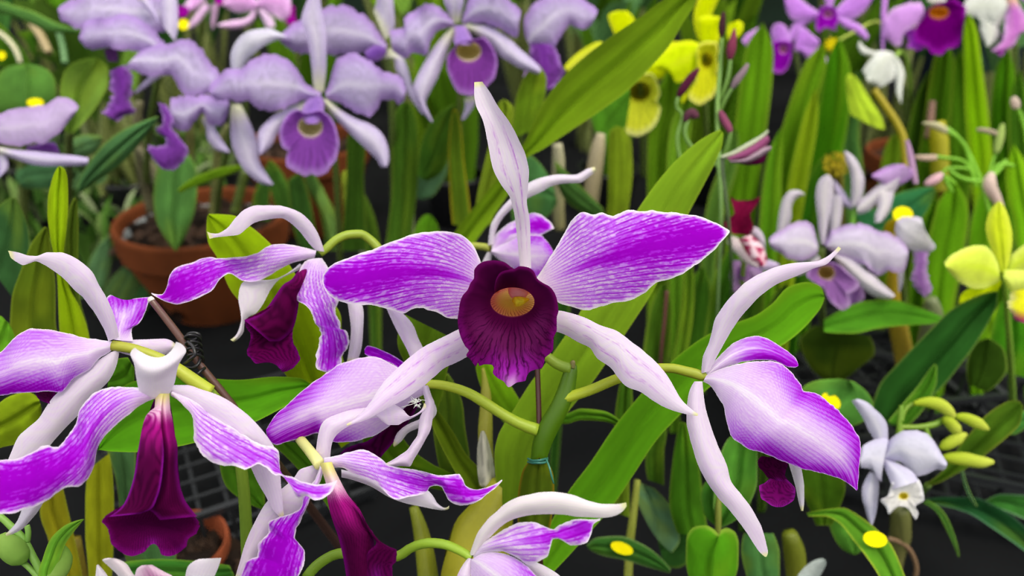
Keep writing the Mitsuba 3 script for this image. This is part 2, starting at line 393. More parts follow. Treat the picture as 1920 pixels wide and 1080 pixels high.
hd = hd / np.linalg.norm(hd[:2]) * 1.0
def hole():
    n = np.array([hd[0], hd[1], 0.0]) / np.linalg.norm(hd[:2])
    ctr = pc + n * .0735 + [0, 0, .026]
    t = np.array([-n[1], n[0], 0])
    a = np.linspace(0, 2 * np.pi, 20, endpoint=False)
    ring = lambda r, dn: ctr + n * dn + r * (np.cos(a)[:, None] * t + np.sin(a)[:, None] * np.array([0, 0, 1]))
    v = np.vstack([ring(.0085, .0035), ring(.0075, .004), ring(.006, .0015), ring(.0005, .001)])
    return v, grid_faces(4, 20, True), np.repeat(C(28, 16, 10)[None], 80, 0)
part(pot1, 'drain_hole', hole(), 'dull_mat', 'dark round drain hole')
sl = thing('plastic_sleeve', 'pale grey plastic inner pot standing inside the large terracotta pot', 'pot')
whole(sl, lathe(pc + [0, .004, 0], [(.098, .118), (.094, .119), (.086, .07), (.07, .03)], C(150, 158, 158)), 'gloss_mat')
clay_pot(np.array([-.33, 1.16, 0]), .10, .15, 'terracotta pot farther back, behind the arched white sepal', 'dark bark in the terracotta pot farther back')
clay_pot(ground(362, 1100) * [1, 1, 0], .036, .05, 'small terracotta pot showing below the long dark lip at lower left', 'bark in the small terracotta pot at lower left', col=C(140, 72, 44))
clay_pot(np.array([.66, 1.16, 0]), .085, .13, 'terracotta pot behind the pale lilac flowers on the right', 'bark in the terracotta pot on the right')
# ---------------------------------------------------------------- the flower in focus
FL = 'orchid_flower'
f1 = thing(FL, 'large purple and white orchid flower at the centre, round maroon lip facing the viewer', 'flower')
part(f1, 'petal', sheet('906,512 893,470 876,448 858,438 830,433 790,436 750,447 700,467 655,482 625,495 609,510 604,524',
    '905,560 880,585 858,598 838,596 818,585 803,582 790,577 775,579 757,588 742,584 720,578 700,573 660,570 630,562 611,546 604,526',
    [32.2, 31.8, 31.6, 31.8, 32.0], [32.4, 32.0, 31.5, 31.4, 31.9], [0, .25, .5, .35, 0], laelia(1.0, lo=0.5, start=-0.02), step=1.7, ruffle=.35, rf=7, jag=2.2), 'petal_mat')
part(f1, 'petal', sheet('1005,523 1028,487 1044,462 1060,432 1083,402 1098,398 1112,401 1128,399 1145,405 1162,399 1180,394 1200,396 1220,395 1260,398 1300,403 1340,417 1368,432',
    '1006,540 1030,556 1045,566 1070,575 1102,582 1133,573 1150,568 1173,566 1190,559 1207,550 1235,528 1250,526 1290,507 1315,489 1340,467 1368,436',
    [32.4, 32.0, 31.7, 31.9, 32.2], [32.3, 31.8, 31.4, 31.3, 31.9], [0, .3, .55, .35, 0], laelia(1.0, start=0.08, lo=0.5), step=1.7, ruffle=.35, rf=8, jag=2.4), 'petal_mat')
part(f1, 'sepal', sheet('975,503 972,470 968,430 963,395 955,368 940,347 923,312 915,270 906,228 892,195 889,172 889,154',
    '996,503 995,470 994,425 992,405 988,378 990,350 992,325 986,292 973,262 956,230 933,198 918,172 904,153',
    [32.6, 32.3, 31.5, 30.8, 30.4, 30.2, 30.4], None, [0.15, .15, .1, -.1, -.3, -.3, -.1], sepal(0.22, 1.25), step=1.7, jag=.5), 'petal_mat')
part(f1, 'sepal', sheet('905,596 880,606 860,617 830,632 795,650 770,668 745,690 715,722 692,757 668,783 650,795',
    '905,650 877,668 855,680 832,691 815,706 790,727 760,748 725,766 690,786 650,798',
    [32.4, 31.7, 30.9, 30.2, 29.7], [32.5, 31.6, 30.7, 30.0, 29.7], [0, .25, .3, .2, 0], sepal(0.34, 1.0), step=1.7, jag=.8), 'petal_mat')
part(f1, 'sepal', sheet('1010,580 1045,582 1070,587 1100,597 1122,608 1155,620 1190,645 1215,665 1240,690 1258,715 1275,745 1295,766 1309,776',
    '1010,616 1043,622 1060,628 1085,642 1105,652 1120,672 1145,690 1160,710 1175,725 1200,735 1230,755 1265,771 1308,780',
    [32.4, 31.5, 30.8, 30.1, 29.6], [32.4, 31.5, 30.6, 29.9, 29.6], [0, .25, .3, .2, 0], sepal(0.32, 0.9), step=1.7, jag=.8), 'petal_mat')
def trumpet(O, cx, cy, ax, ay, topcut, d_out, d_thr, d_in, col_out, col_in, step=1.7, over=(0.14, 0.1), deep=0.62, fr=0.12):
    """a lip rolled into a trumpet: the flared limb from the outline O (clockwise from the crease) to the throat, then the tube behind it"""
    n = int(np.clip(plen(O) / step, 40, 420))
    o, _ = resample(O, n)
    th = np.unwrap(np.arctan2(-(o[:, 1] - cy), o[:, 0] - cx))
    th = np.minimum.accumulate(th)
    tx, ty = cx + ax * np.cos(th), cy - ay * np.sin(th)
    ty = np.maximum(ty, cy - topcut)
    mL = int(np.clip(np.linalg.norm(o - np.stack([tx, ty], 1), axis=1).max() / step, 12, 110))
    r = np.linspace(0, 1, mL)
    a = np.linspace(0, 1, n)
    A, R = np.meshgrid(a, r, indexing='ij')
    x = tx[:, None] * (1 - R) + o[:, :1] * R
    y = ty[:, None] * (1 - R) + o[:, 1:] * R
    do = curve(d_out, a)[:, None]
    d = d_thr + (do - d_thr) * (1 - (1 - R) ** 1.7)
    d = d - over[0] * np.exp(-(A / 0.05) ** 2) + over[1] * np.exp(-((1 - A) / 0.05) ** 2)
    d = d + fr * R ** 2 * (N3(A * 16, 0.3, 5, o=3) - 0.5) * 2 + 0.09 * R * (N3(A * 42, R * 2, 15) - 0.5) * sm(.2, .7, R)
    d = d + 0.25 * np.clip(R - 0.8, 0, 1) ** 2 * 10
    rad = np.linalg.norm(np.stack([x - cx, y - cy], -1), axis=-1) * K * 305
    limb = (P(x, y, d).reshape(-1, 3), grid_faces(n, mL), col_out(A, R, th[:, None] + 0 * R, x - cx, y - cy, rad).reshape(-1, 3))
    mI = 24
    q = np.linspace(0, 1, mI)
    A2, Q = np.meshgrid(a, q, indexing='ij')
    sc = (1 + 0.12 * np.sin(np.pi * np.clip(Q * 1.5, 0, 1))) * np.sqrt(np.clip(1 - Q ** 3.0, 0.0, 1)) + 0.01
    x2 = cx + (tx - cx)[:, None] * sc
    y2 = cy + (ty - cy)[:, None] * sc - 0.15 * ay * Q
    dbase = d_thr + (-over[0] * np.exp(-(A2 / 0.05) ** 2) + over[1] * np.exp(-((1 - A2) / 0.05) ** 2)) * (1 - Q)
    tub = (P(x2, y2, dbase + (d_in - d_thr) * Q).reshape(-1, 3), grid_faces(n, mI), col_in(A2, Q, th[:, None] + 0 * Q).reshape(-1, 3))
    return limb, tub
def f1_out(A, R, th, dx, dy, rad):
    ang = np.arctan2(dy, dx)                       # pi/2 is the middle lobe
    down = np.exp(-((ang - np.pi / 2) / 0.34) ** 2)
    rv = rad
    aw = ang + 0.16 * (N3(R * 3.1, ang * 2.2, 31) - 0.5)
    ve = lines(aw / 1.2, 9, R * 0.6, 3, 0.2, 0.8) * sm(.25, .5, N3(R * 5, ang * 7, 12))
    ve = np.maximum(ve, 0.8 * sm(.3, .7, R) * lines(aw / 1.2, 19, R * 0.6, 8, 0.24, 0.9) * sm(.35, .6, N3(R * 6, ang * 9, 14)))
    col = np.broadcast_to(C(70, 6, 54), R.shape + (3,))
    low = sm(-0.15, 0.8, np.sin(ang))
    col = mix(col, C(104, 30, 88), 0.75 * low * sm(0.1, 0.4, R) * sm(0.95, .5, R))
    col = mix(col, C(120, 14, 116), 0.8 * sm(0.7, 1.0, R) * (0.35 + 0.65 * low))
    col = mix(col, C(172, 40, 190), 0.9 * down * sm(0.42, 0.85, R))
    col = mix(col, C(232, 190, 236), 0.9 * np.exp(-((ang - np.pi / 2 - 0.02) / 0.085) ** 2) * sm(0.76, 0.98, R))
    col = mix(col, C(190, 110, 80), sm(0.02, 0.0, R) * 0.7)
    dk = ve * low * sm(.03, .2, R) * (1 - 0.6 * down * sm(.7, 1, R))
    return mix(col, C(40, 2, 34), np.clip(0.8 * dk, 0, 1))
def f1_in(A, Q, th):
    ve = np.exp(-((np.abs(((th * 6.4 + 0.9 * N3(A * 12, Q * 3, 4) + 2.2 * Q) % 1) - 0.5) * 2) / 0.22) ** 2)
    col = mix(np.broadcast_to(C(252, 222, 140), Q.shape + (3,)), C(252, 200, 150), sm(.2, .8, N3(A * 8, Q * 2, 2)))
    col = mix(col, C(214, 110, 104), sm(-0.1, 1, -np.cos(th) * .8 + .5 * np.sin(th)) * 0.85)
    col = mix(col, C(130, 30, 50), 0.8 * ve * sm(1.2, 0.3, Q))
    return mix(col, C(250, 236, 120), sm(.6, 1, Q) * 0.8)
limb, tub = trumpet('927,541 930,524 938,511 950,506 964,504 975,499 989,501 1000,508 1008,523 1019,531 1030,537 1038,546 1043,557 1046,570 1047,583 1044,596 1044,618 1038,634 1037,655 1030,664 1022,671 1020,681 1016,690 1004,693 994,697 988,705 985,714 970,717 954,726 944,715 932,708 924,698 926,691 922,684 910,683 899,686 896,680 892,687 889,684 882,674 874,666 879,657 873,650 869,643 864,632 860,618 858,600 860,585 862,570 867,555 877,543 882,531 889,520 889,508 893,500 908,490 925,488 944,491 960,502 975,512 992,522 1003,536',
    961, 566, 41, 27, 29, [29.1, 29.0, 28.8, 28.9, 29.0, 29.3, 29.6, 29.2, 28.9, 28.8, 28.9, 29.0, 30.9], 30.6, 33.6, f1_out, f1_in, over=(0.14, 0.35))
lip = part(f1, 'lip', limb, 'velvet_mat', 'maroon velvety lip with a paler magenta tip')
part(lip, 'throat', tub, 'petal_mat', 'yellow striped throat of the lip')
def column_mesh(c0, c1, r0, r1, d0, d1, base, capc):
    """the column: a short thick body with a hooded anther cap at its end"""
    p0, p1 = P(*c0, d0), P(*c1, d1)
    s = np.linspace(0, 1, 22)
    prof = np.where(s < .8, r0 + (r1 - r0) * s, r1 * np.sqrt(np.clip(1 - ((s - .8) / .21) ** 2, 0.01, 1)))
    body = tube_pts(p0 + (p1 - p0) * s[:, None] + np.outer(np.sin(np.pi * s) * 0.08 * np.linalg.norm(p1 - p0), UPV), prof / 100, mix(np.broadcast_to(base, (22, 3)), capc, sm(.55, .8, s)), 18)
    return body
part(f1, 'column', column_mesh((972, 548), (972, 549), .36, .44, 33.4, 31.2, C(240, 224, 140), C(222, 160, 172)), 'petal_mat', 'mauve column inside the lip')
part(f1, 'pollen_ridge', sheet('960,566 962,558 972,556 985,558 992,560', '962,566 968,575 978,573 985,568 992,563', [32, 31.2, 31.2, 32], None, .2, plain(C(232, 226, 60)), step=1.5), 'petal_mat', 'bright yellow ridge in the throat')
# ---------------------------------------------------------------- the other purple flowers of the same plant, each with its own pose
pm, vm = 'petal_mat', 'velvet_mat'
stemc, stemc2 = C(136, 156, 44), C(112, 142, 36)
part(f1, 'stalk', tube('960,600,9 1000,648,9 1025,668,9.5 1048,684,10 1070,691,11', [33.9, 33.6, 33.3, 33.1, 33.0], C(160, 176, 40), stemc2), 'stem_mat', 'green flower stalk')

f2 = thing(FL, 'purple flower in side view with an arched white sepal, in front of the clay pot', 'flower')
part(f2, 'sepal', sheet('608,472 597,440 580,413 560,397 540,389 520,385 483,385 460,392 443,407 423,430 405,438 395,437 388,434', '592,470 580,457 570,444 560,432 540,415 527,409 500,412 477,418 463,428 447,440 425,443 405,445 393,448',
    [35.5, 34.6, 33.8, 33.2, 33.2], None, [.2, .2, .1, 0], sepal(.3, .15), jag=.6), pm)
part(f2, 'petal', sheet('593,470 567,463 547,459 527,457 510,459 500,463 480,475 443,482 407,485 397,482 382,484 367,490 330,502 318,517 313,537 303,552 284,549', '590,484 550,493 520,507 500,520 483,527 470,529 457,527 430,513 413,523 400,542 383,553 360,564 346,568 333,571 315,567 284,551',
    [35.3, 34.8, 34.0, 34.4, 34.0, 33.8], [35.5, 34.6, 34.8, 33.6, 33.0, 33.8], [.2, .35, -.4, .2, .2, 0], laelia(1.0, start=.25, lo=1.2, rim=.7, ck=.3), step=2.2, ruffle=.3, jag=1.5), pm)
part(f2, 'sepal', sheet('562,494 500,525 470,524 453,532 447,560 450,580 452,600 449,614 443,627 432,637', '572,502 547,512 520,527 508,542 500,557 488,578 480,587 463,597 458,608 457,620 449,633 438,641',
    [35.6, 35.2, 34.8, 34.6], [35.8, 35.6, 35.2, 34.6], .15, sepal(.08, 0), jag=.6), pm)
part(f2, 'sepal', sheet('650,560 655,590 658,620 655,650 650,680', '676,562 682,590 681,615 679,645 668,682', [36, 35.6, 35.4], None, .2, sepal(.25, 0.2)), pm)
lip2 = part(f2, 'lip', sheet('578,492 563,503 545,525 533,532 515,556 500,577 480,592 458,600', '590,500 575,530 562,560 557,590 550,615 540,628 520,640 505,640',
    [35.4, 34.8, 34.2, 33.4], [35.2, 34.9, 34.4, 33.6], [.3, .9, .8, .3], darklip(-.2, -.1, -.05, .35), ruffle=.1), vm, 'maroon tube-shaped lip')
part(lip2, 'mid_lobe', sheet('458,600 462,613 470,633 466,648 463,662 470,672 480,682 500,679 518,684', '562,545 560,567 553,600 548,633 556,655 563,672 556,684 546,692 530,698',
    [33.6, 33.4, 33.2, 33.4], [34.6, 34.4, 34.2, 33.8], [.1, -.3, -.2, .1], maroon(C(84, 4, 60)), ruffle=.25, rf=6, jag=2), vm)
part(f2, 'petal', sheet('598,484 575,488 567,497 556,520 549,535 547,552 556,563 573,573 580,580 586,592 590,605 601,622 598,645 593,668 592,684 598,693 624,700', '604,484 614,500 628,520 632,545 634,567 629,582 636,602 640,617 650,620 655,640 650,655 640,672 640,685 632,692 626,700',
    [35.3, 34.6, 33.8, 33.6, 33.8], [35.4, 35.2, 34.8, 34.6, 33.8], [.2, .5, .5, .3, 0], laelia(1.0, start=.1, lo=.7, rim=1.3, ck=.12), step=2.2, ruffle=.5, rf=9, jag=3), pm)
part(f2, 'stalk', tube('600,476,7 612,466,8 633,448,8.5 655,440,8.5 675,439,8.5 692,448,8.5 708,464,8.5 730,500,8', [35.6, 36, 36.5, 36.5], stemc), 'stem_mat', 'green flower stalk')

f3 = thing(FL, 'pale purple flower seen from behind at the left edge, white sepal arching up', 'flower')
part(f3, 'sepal', sheet('203,640 195,618 187,603 177,586 167,573 155,557 143,547 128,531 113,517 93,503 80,495 67,490 55,494 43,497 32,492 20,483', '223,632 216,598 207,573 197,553 187,537 173,510 160,497 147,487 130,478 113,473 90,473 67,480 53,479 40,475 28,472 15,470',
    [31.2, 30.4, 29.8, 29.6, 29.6], None, [.2, .2, .1, 0], sepal(.28, .2), step=2.2, jag=.6), pm)
part(f3, 'petal', sheet('210,640 185,637 160,633 117,623 85,617 60,616 40,623 27,633 0,660 -40,676 -75,690', '212,655 200,664 187,671 167,694 140,709 110,736 90,733 67,736 30,737 0,742 -40,738 -78,702',
    [31.3, 31.0, 30.6, 30.6], [31.4, 30.8, 30.3, 30.4], [.1, .5, .5, .1], backp(.8, 8, .1, side=.6), step=2.2, ruffle=.2, jag=2), pm)
part(f3, 'sepal', sheet('208,660 180,678 150,700 127,721 100,744 85,765 73,784 50,804 35,818 20,850 8,880', '224,655 220,680 207,710 190,729 165,756 147,778 125,800 105,822 80,850 45,872 14,884',
    [31.4, 31.2, 31.0, 30.8], [31.5, 31.4, 31.2, 30.8], [.1, .4, .3, 0], sepal(.22, .1), step=2.4), pm)
part(f3, 'petal', sheet('212,636 204,600 200,575 201,558 207,553 213,555', '250,640 247,617 260,607 277,573 280,557 250,560', [31.6, 32.4, 33.0], [31.8, 32.6, 33.2], .3, backp(.75, 6, .0), step=2.2, ruffle=.25, jag=1.5, mid='222,638 226,610 232,590 234,572 233,562'), pm)
part(f3, 'sepal', sheet('222,640 250,637 280,636 307,635 318,637 331,648', '222,660 250,668 280,672 300,668 316,662 330,652', [31.7, 32.2, 32.6], None, .2, sepal(.35, .1)), pm)
part(f3, 'lip', sheet('66,735 70,745 78,752 90,756', '104,734 102,745 98,752 94,757', [31.6, 31.4, 31.2], None, .2, maroon()), vm, 'dark maroon lip glimpsed below the petal')
part(f3, 'stalk', tube('211,648,10 240,652,9.5 270,660,9 300,672,9.5 330,690,11 360,712,13 395,735,13', [31.4, 31.6, 31.9, 32.3], C(150, 152, 44), C(176, 188, 60)), 'stem_mat', 'thick yellow-green flower stalk')

f4 = thing(FL, 'large purple flower at the lower left with a long hanging dark maroon lip', 'flower')
part(f4, 'sepal', sheet('276,746 262,735 258,722 254,700 252,685 247,672 244,664 247,657 253,652', '318,738 323,728 328,716 331,700 334,687 341,673 349,658 343,647 330,641', [28.0, 27.4, 26.9, 26.9], None, [.2, .35, .3, -.2],
    sepal(.06, 0, C(240, 236, 240)), step=1.8, mid='296,745 293,728 292,712 292,700 291,692 290,686 291,680 295,675 300,670'), pm)
part(f4, 'petal', sheet('290,732 263,727 230,725 200,728 180,735 163,750 153,762 147,774 145,785 142,795 130,813 117,830 108,838 100,838 90,835 80,836 66,845 53,851 40,858 27,861 0,863 -40,872 -75,890', '296,746 263,760 248,772 233,784 216,799 200,814 189,829 182,843 177,870 170,889 160,903 145,912 127,913 108,923 90,937 65,950 40,957 18,963 0,963 -40,962 -78,905',
    [27.9, 27.6, 27.2, 26.6, 26.4, 26.4], [28.0, 27.4, 26.6, 26.0, 25.8, 26.2], [.1, .4, .6, .5, .3, 0], laelia(1.05, start=.0, lo=1.1, rim=.8, ck=.3), step=1.8, ruffle=.45, rf=8, jag=2.2), pm)
part(f4, 'sepal', sheet('60,905 46,940 40,958 32,977 22,990 10,1001', '120,905 84,939 72,958 58,975 40,993 12,1005', [28.6, 28.2, 27.8], None, [.2, .3, 0], sepal(.08, 0)), pm)
part(f4, 'sepal', sheet('318,722 350,722 377,730 402,738 427,750 447,764 467,780 480,793 493,808 505,824 516,842 525,875 527,910 530,940 532,968', '320,742 340,755 365,780 390,805 415,825 440,845 462,860 470,876 480,898 489,915 498,930 508,950 528,972',
    [28.2, 28.1, 28.3, 28.8, 29.2], [28.3, 28.3, 28.4, 28.8, 29.2], [.2, .3, .3, .2, 0], sepal(.3, .15), step=2), pm)
part(f4, 'petal', sheet('320,738 343,760 360,780 363,800 363,820 370,838 377,851 390,862 407,870 422,874 437,873 450,877 460,880 472,876 483,870 500,878 513,889 528,892 540,905 547,914 553,927 560,934 573,930 593,938 617,927 632,902', '324,732 345,740 368,752 395,772 420,790 450,810 490,833 512,838 523,848 524,862 523,877 533,891 545,893 560,900 575,905 595,908 615,906 632,900',
    [28.0, 27.4, 26.9, 26.8, 27.0, 27.2], [28.2, 28.0, 27.9, 27.7, 27.6, 27.2], [.1, .3, .4, .2, .3, 0], laelia(.95, start=.1, lo=.55, rim=1.8, ck=.12), step=1.8, ruffle=.4, rf=10, jag=2.2), pm)
lip4 = part(f4, 'lip', sheet('291,738 290,763 281,771 273,781 267,800 263,820 260,837 257,853 255,870 252,888 248,905 243,921 237,936 230,948 215,962 203,969', '306,738 303,760 302,790 306,830 307,850 305,880 300,915 294,934 287,950 280,956 270,960 262,963',
    [28.0, 27.5, 27.0, 26.6, 26.4], [27.5, 26.7, 25.8, 25.4, 25.5], [.1, .4, .55, .5, .3], darklip(-.02, .12, .27, .56, rimc=C(150, 26, 170)), step=1.8, ruffle=.06), vm, 'long maroon tube-shaped lip fading to a yellow neck')
part(lip4, 'side_lobe', sheet('304,738 303,762 302,790 305,830 306,850 304,880 299,915 290,936 280,955 288,962 300,975', '318,738 319,763 323,785 328,815 333,838 333,870 337,908 341,922 347,938 358,954 370,968',
    [27.7, 27.1, 26.5, 26.1, 26.0], [28.0, 27.6, 27.1, 26.7, 26.4], [.1, .4, .8, .8, .4], darklip(-.02, .12, .27, .54), step=1.8, ruffle=.06), vm)
part(lip4, 'mid_lobe', sheet('250,930 225,950 205,962 191,978 197,985 203,994 206,1005 207,1017 217,1028 227,1036 237,1041 247,1043 260,1040 273,1033', '338,930 350,950 364,966 374,985 372,992 368,1000 353,1011 351,1018 349,1024 338,1034 327,1041 315,1043 303,1040 300,1033',
    [27.2, 26.6, 26.2, 26.3], [27.3, 26.8, 26.4, 26.3], [.0, -.5, -.4, 0], maroon(C(74, 3, 54), C(122, 12, 118)), step=1.8, ruffle=.35, rf=9, jag=3, mid='292,945 284,968 281,980 284,992 286,1000 287,1010 288,1020'), vm)
part(lip4, 'tube_back', sheet('292,742 276,785 262,850 250,910 240,945', '316,742 325,790 332,850 338,910 345,945', [28.2, 28.0, 27.6, 27.4], None, [-.1, -.5, -.6, -.4], maroon(), step=4), vm)

f5 = thing(FL, 'purple flower at the bottom with a dark lip hanging out of the frame, wavy petals', 'flower')
part(f5, 'sepal', sheet('590,866 593,838 597,813 602,797 610,787 630,777 660,768 700,762 730,756 757,769 767,781 780,776 790,768 795,756', '619,866 620,848 623,830 630,817 640,808 660,796 690,785 707,783 718,791 730,797 745,797 757,791 775,783 790,774 799,765 798,757',
    [30.0, 30.0, 30.6, 31.2, 31.4], None, [.2, .2, .2, 0], sepal(.3, .1), step=2), pm)
part(f5, 'petal', sheet('608,858 640,852 658,846 673,843 688,845 700,850 717,862 730,872 750,877 773,880 797,885 820,890 842,891 860,888 868,898 873,910 893,917 910,915 925,909 941,899', '606,880 640,877 656,885 673,893 690,899 707,908 720,920 733,933 748,936 763,932 782,929 800,923 807,913 818,911 827,913 834,925 841,937 853,945 867,948 885,945 902,936 918,923 930,914 942,901',
    [29.2, 28.8, 28.6, 28.2, 28.2, 28.4], [29.3, 28.5, 28.2, 28.6, 27.8, 28.3], [.2, .4, -.2, .3, .2, 0], laelia(1.0, start=.15, lo=1.1, rim=.8, ck=.25), step=2, ruffle=.4, rf=9, jag=2), pm)
part(f5, 'sepal', sheet('640,880 690,895 740,918 780,912 800,918 812,930 820,943 835,952 842,948', '640,895 690,910 735,935 765,945 790,950 815,955 832,957 842,954', [29.8, 29.5, 29.2, 29.0], None, .15, sepal(.08, 0)), pm)
part(f5, 'sepal', sheet('598,868 580,874 563,880 550,897 530,915 510,930 495,948 477,980 466,1003 457,1027 449,1055 440,1085', '602,884 590,905 583,930 570,950 550,968 525,985 505,1010 485,1040 470,1070 455,1095', [29.6, 29.6, 29.4, 29.2], [29.7, 29.8, 29.6, 29.4], .2, sepal(.3, .1)), pm)
part(f5, 'petal', sheet('600,872 592,895 580,915 567,933 566,945 561,955 545,963 533,967 515,973 502,981 504,997 493,1010 484,1021 483,1043 470,1048 460,1055 450,1085 445,1110 455,1135', '606,884 600,905 592,920 583,934 573,957 563,978 556,992 553,1008 562,1020 571,1034 572,1046 570,1058 560,1080 540,1110 500,1140',
    [29.2, 28.9, 28.5, 28.2], [29.3, 28.6, 28.0, 27.8], [.1, .35, .4, .2], laelia(1.05, start=.0, lo=1.1, rim=.8, ck=.3), step=2, ruffle=.4, rf=9, jag=2), pm)
lip5 = part(f5, 'lip', sheet('600,868 606,890 611,908 612,922 617,953 625,980 633,1003 640,1030 646,1060 650,1090', '622,866 630,885 640,905 652,927 662,940 673,953 682,970 690,987 700,1000 702,1030 700,1060 698,1090',
    [28.9, 28.4, 27.9, 27.6], [28.8, 28.3, 27.7, 27.4], [.2, .7, .9, .6], darklip(.0, .2, .38, .68), step=2), vm, 'maroon tube-shaped lip fading to a yellow neck')
part(lip5, 'side_lobe', sheet('655,930 672,955 685,985 697,1005 705,1018 690,1035 680,1055 676,1090', '668,945 690,985 700,1000 712,1014 728,1024 744,1033 744,1048 735,1064 738,1090', [27.6, 27.4, 27.0, 27.0], [27.8, 27.7, 27.3, 27.2], [.1, .3, .2, 0], maroon(C(70, 3, 50), C(96, 8, 84)), ruffle=.2, rf=6, jag=2), vm)
part(f5, 'stalk', tube('535,790,9 552,808,9 566,828,9.5 580,845,10 600,872,11', [34.4, 33.4, 31.5, 30, 29.2], C(176, 182, 90), C(214, 214, 140)), 'stem_mat', 'pale green flower stalk')

f6 = thing(FL, 'pale purple flower seen from behind, partly hidden by the central flower\'s left sepal', 'flower')
part(f6, 'petal', sheet('800,718 780,700 747,690 730,680 697,668 670,672 640,681 610,701 580,722 562,737 547,751 535,763 520,774 508,790 499,806', '795,740 765,758 733,797 725,803 717,808 702,817 683,823 662,828 640,830 615,826 593,812 580,817 567,821 540,828 517,834 505,826 499,808',
    [33.0, 32.6, 32.2, 32.0], [33.0, 32.4, 31.8, 31.9], [.1, .5, .6, .1], backp(.9, 7, .3, side=.25), step=2, ruffle=.3, rf=7, jag=2), pm)
part(f6, 'petal', sheet('795,714 770,690 740,668 715,656 700,650 690,648 683,656', '790,722 760,702 747,691 735,682 715,676 700,672 684,664', [33.2, 33.4, 33.6], None, [-.1, -.3, -.2], backp(1.25, 12, -.3), step=2), pm)
part(f6, 'sepal', sheet('783,720 776,690 765,660 752,635 740,612 722,572 716,556', '800,716 797,690 795,660 784,633 775,610 745,578 720,555', [33.3, 34.0, 34.6], None, .2, sepal(.3, .1)), pm)
part(f6, 'sepal', sheet('790,724 794,740 797,754 793,770 787,784 785,800 783,814 773,830 763,844 750,853 738,861 720,870', '803,722 809,741 815,758 812,780 808,804 798,824 787,844 777,860 767,875 752,874 735,876 722,874', [33.0, 32.2, 31.6, 31.2], None, .25, sepal(.35, .1), step=2), pm)
part(f6, 'sepal', sheet('800,745 796,765 787,785 770,793 755,802 743,815 737,834', '815,757 819,772 812,785 790,800 765,812 752,828 739,838', [33.4, 33.6, 33.8], None, .15, sepal(.08, 0)), pm)
part(f6, 'lip', sheet('780,740 730,790 690,826 650,840 634,856', '790,750 760,800 720,850 690,880 650,874 637,860', [33.6, 33.8, 33.9], None, [-.2, -.5, -.2], maroon(), jag=1), vm, 'dark maroon lip')
part(f6, 'stalk', tube('798,720,8 820,721,8.5 850,727,9 880,738,9.5 910,756,10 940,775,10 970,792,10.5 1008,806,12', [33.1, 33.2, 33.3, 33.3], C(176, 192, 48), C(142, 166, 44)), 'stem_mat', 'long curved green flower stalk')

f7 = thing(FL, 'pale purple flower in side view right of the centre, broad drooping petal', 'flower')
part(f7, 'sepal', sheet('1315,700 1317,673 1330,640 1335,620 1340,600 1352,580 1367,560 1380,546 1393,533 1410,521 1427,512 1467,497 1497,492 1530,490 1545,484 1556,477 1572,462', '1331,696 1340,677 1350,658 1360,640 1375,615 1390,593 1407,574 1423,557 1440,544 1457,533 1475,525 1493,518 1527,503 1547,497 1562,484 1577,466',
    [31.2, 30.8, 30.4, 30.4, 30.8], None, [.2, .25, .15, 0], sepal(.32, .15), step=1.9, jag=.6), pm)
part(f7, 'petal', sheet('1322,702 1334,684 1347,670 1370,647 1385,638 1403,631 1418,630 1433,633 1460,647 1483,663 1492,672 1497,684', '1326,710 1350,694 1380,682 1405,677 1430,675 1446,676 1460,680 1470,685 1480,689 1490,689 1497,686',
    [31.5, 31.8, 32.2, 32.2], [31.4, 31.4, 31.6, 32.0], [.1, .3, .3, 0], backp(1.1, 7, .25, side=.5), step=2, jag=1.5), pm)
part(f7, 'petal', sheet('1324,704 1350,692 1380,683 1400,679 1423,677 1442,677 1460,680 1472,687 1483,697 1492,708 1502,722 1507,733 1518,734 1527,736 1542,745 1557,757 1580,777 1600,803 1613,827 1614,843 1613,860 1611,880 1608,918', '1318,716 1330,722 1343,740 1350,751 1357,763 1360,778 1363,793 1373,820 1390,833 1407,843 1433,850 1447,856 1460,863 1480,870 1507,880 1540,887 1560,893 1575,898 1592,908 1606,920',
    [31.2, 30.8, 30.5, 30.3, 30.4], [31.2, 30.3, 29.8, 29.7, 30.2], [.1, .6, .8, .5, 0], backp(.9, 9, .12, C(228, 208, 236)), step=1.8, ruffle=.3, rf=9, jag=2.2), pm)
part(f7, 'sepal', sheet('1302,715 1292,735 1289,750 1287,770 1287,790 1293,820 1299,842 1307,867 1323,900 1347,934 1362,950 1377,968 1395,992 1410,1014 1423,1034 1434,1044', '1317,715 1319,735 1321,753 1330,790 1347,837 1363,873 1370,900 1390,927 1410,954 1419,970 1428,987 1433,1004 1437,1020 1440,1035 1437,1044',
    [31.0, 30.4, 30.0, 29.8, 29.8], None, [.15, .3, .3, .1, 0], sepal(.32, .25), step=1.9, jag=.6), pm)
part(f7, 'sepal', sheet('1478,868 1485,890 1492,915 1497,940 1502,958', '1500,868 1505,890 1508,915 1508,940 1506,958', [32, 32.4, 32.6], None, .15, sepal(.05, 0)), pm)
lip7 = part(f7, 'lip', sheet('1428,855 1421,866 1423,876 1431,884 1438,894 1446,900', '1472,862 1477,872 1473,884 1472,892 1476,898 1478,904', [31.0, 30.9, 30.8], None, [.2, .3, .2], maroon(C(60, 2, 44), C(88, 4, 74))), vm, 'dark maroon lip hanging below the petal')
part(lip7, 'mid_lobe', sheet('1444,896 1434,905 1423,911 1424,922 1427,934 1437,941 1447,948 1457,951', '1474,898 1484,907 1491,918 1491,926 1489,936 1480,944 1468,950 1460,951', [30.8, 30.5, 30.5], None, [.2, -.2, 0], maroon(C(108, 8, 90), C(160, 40, 170)), ruffle=.2, jag=2), vm)
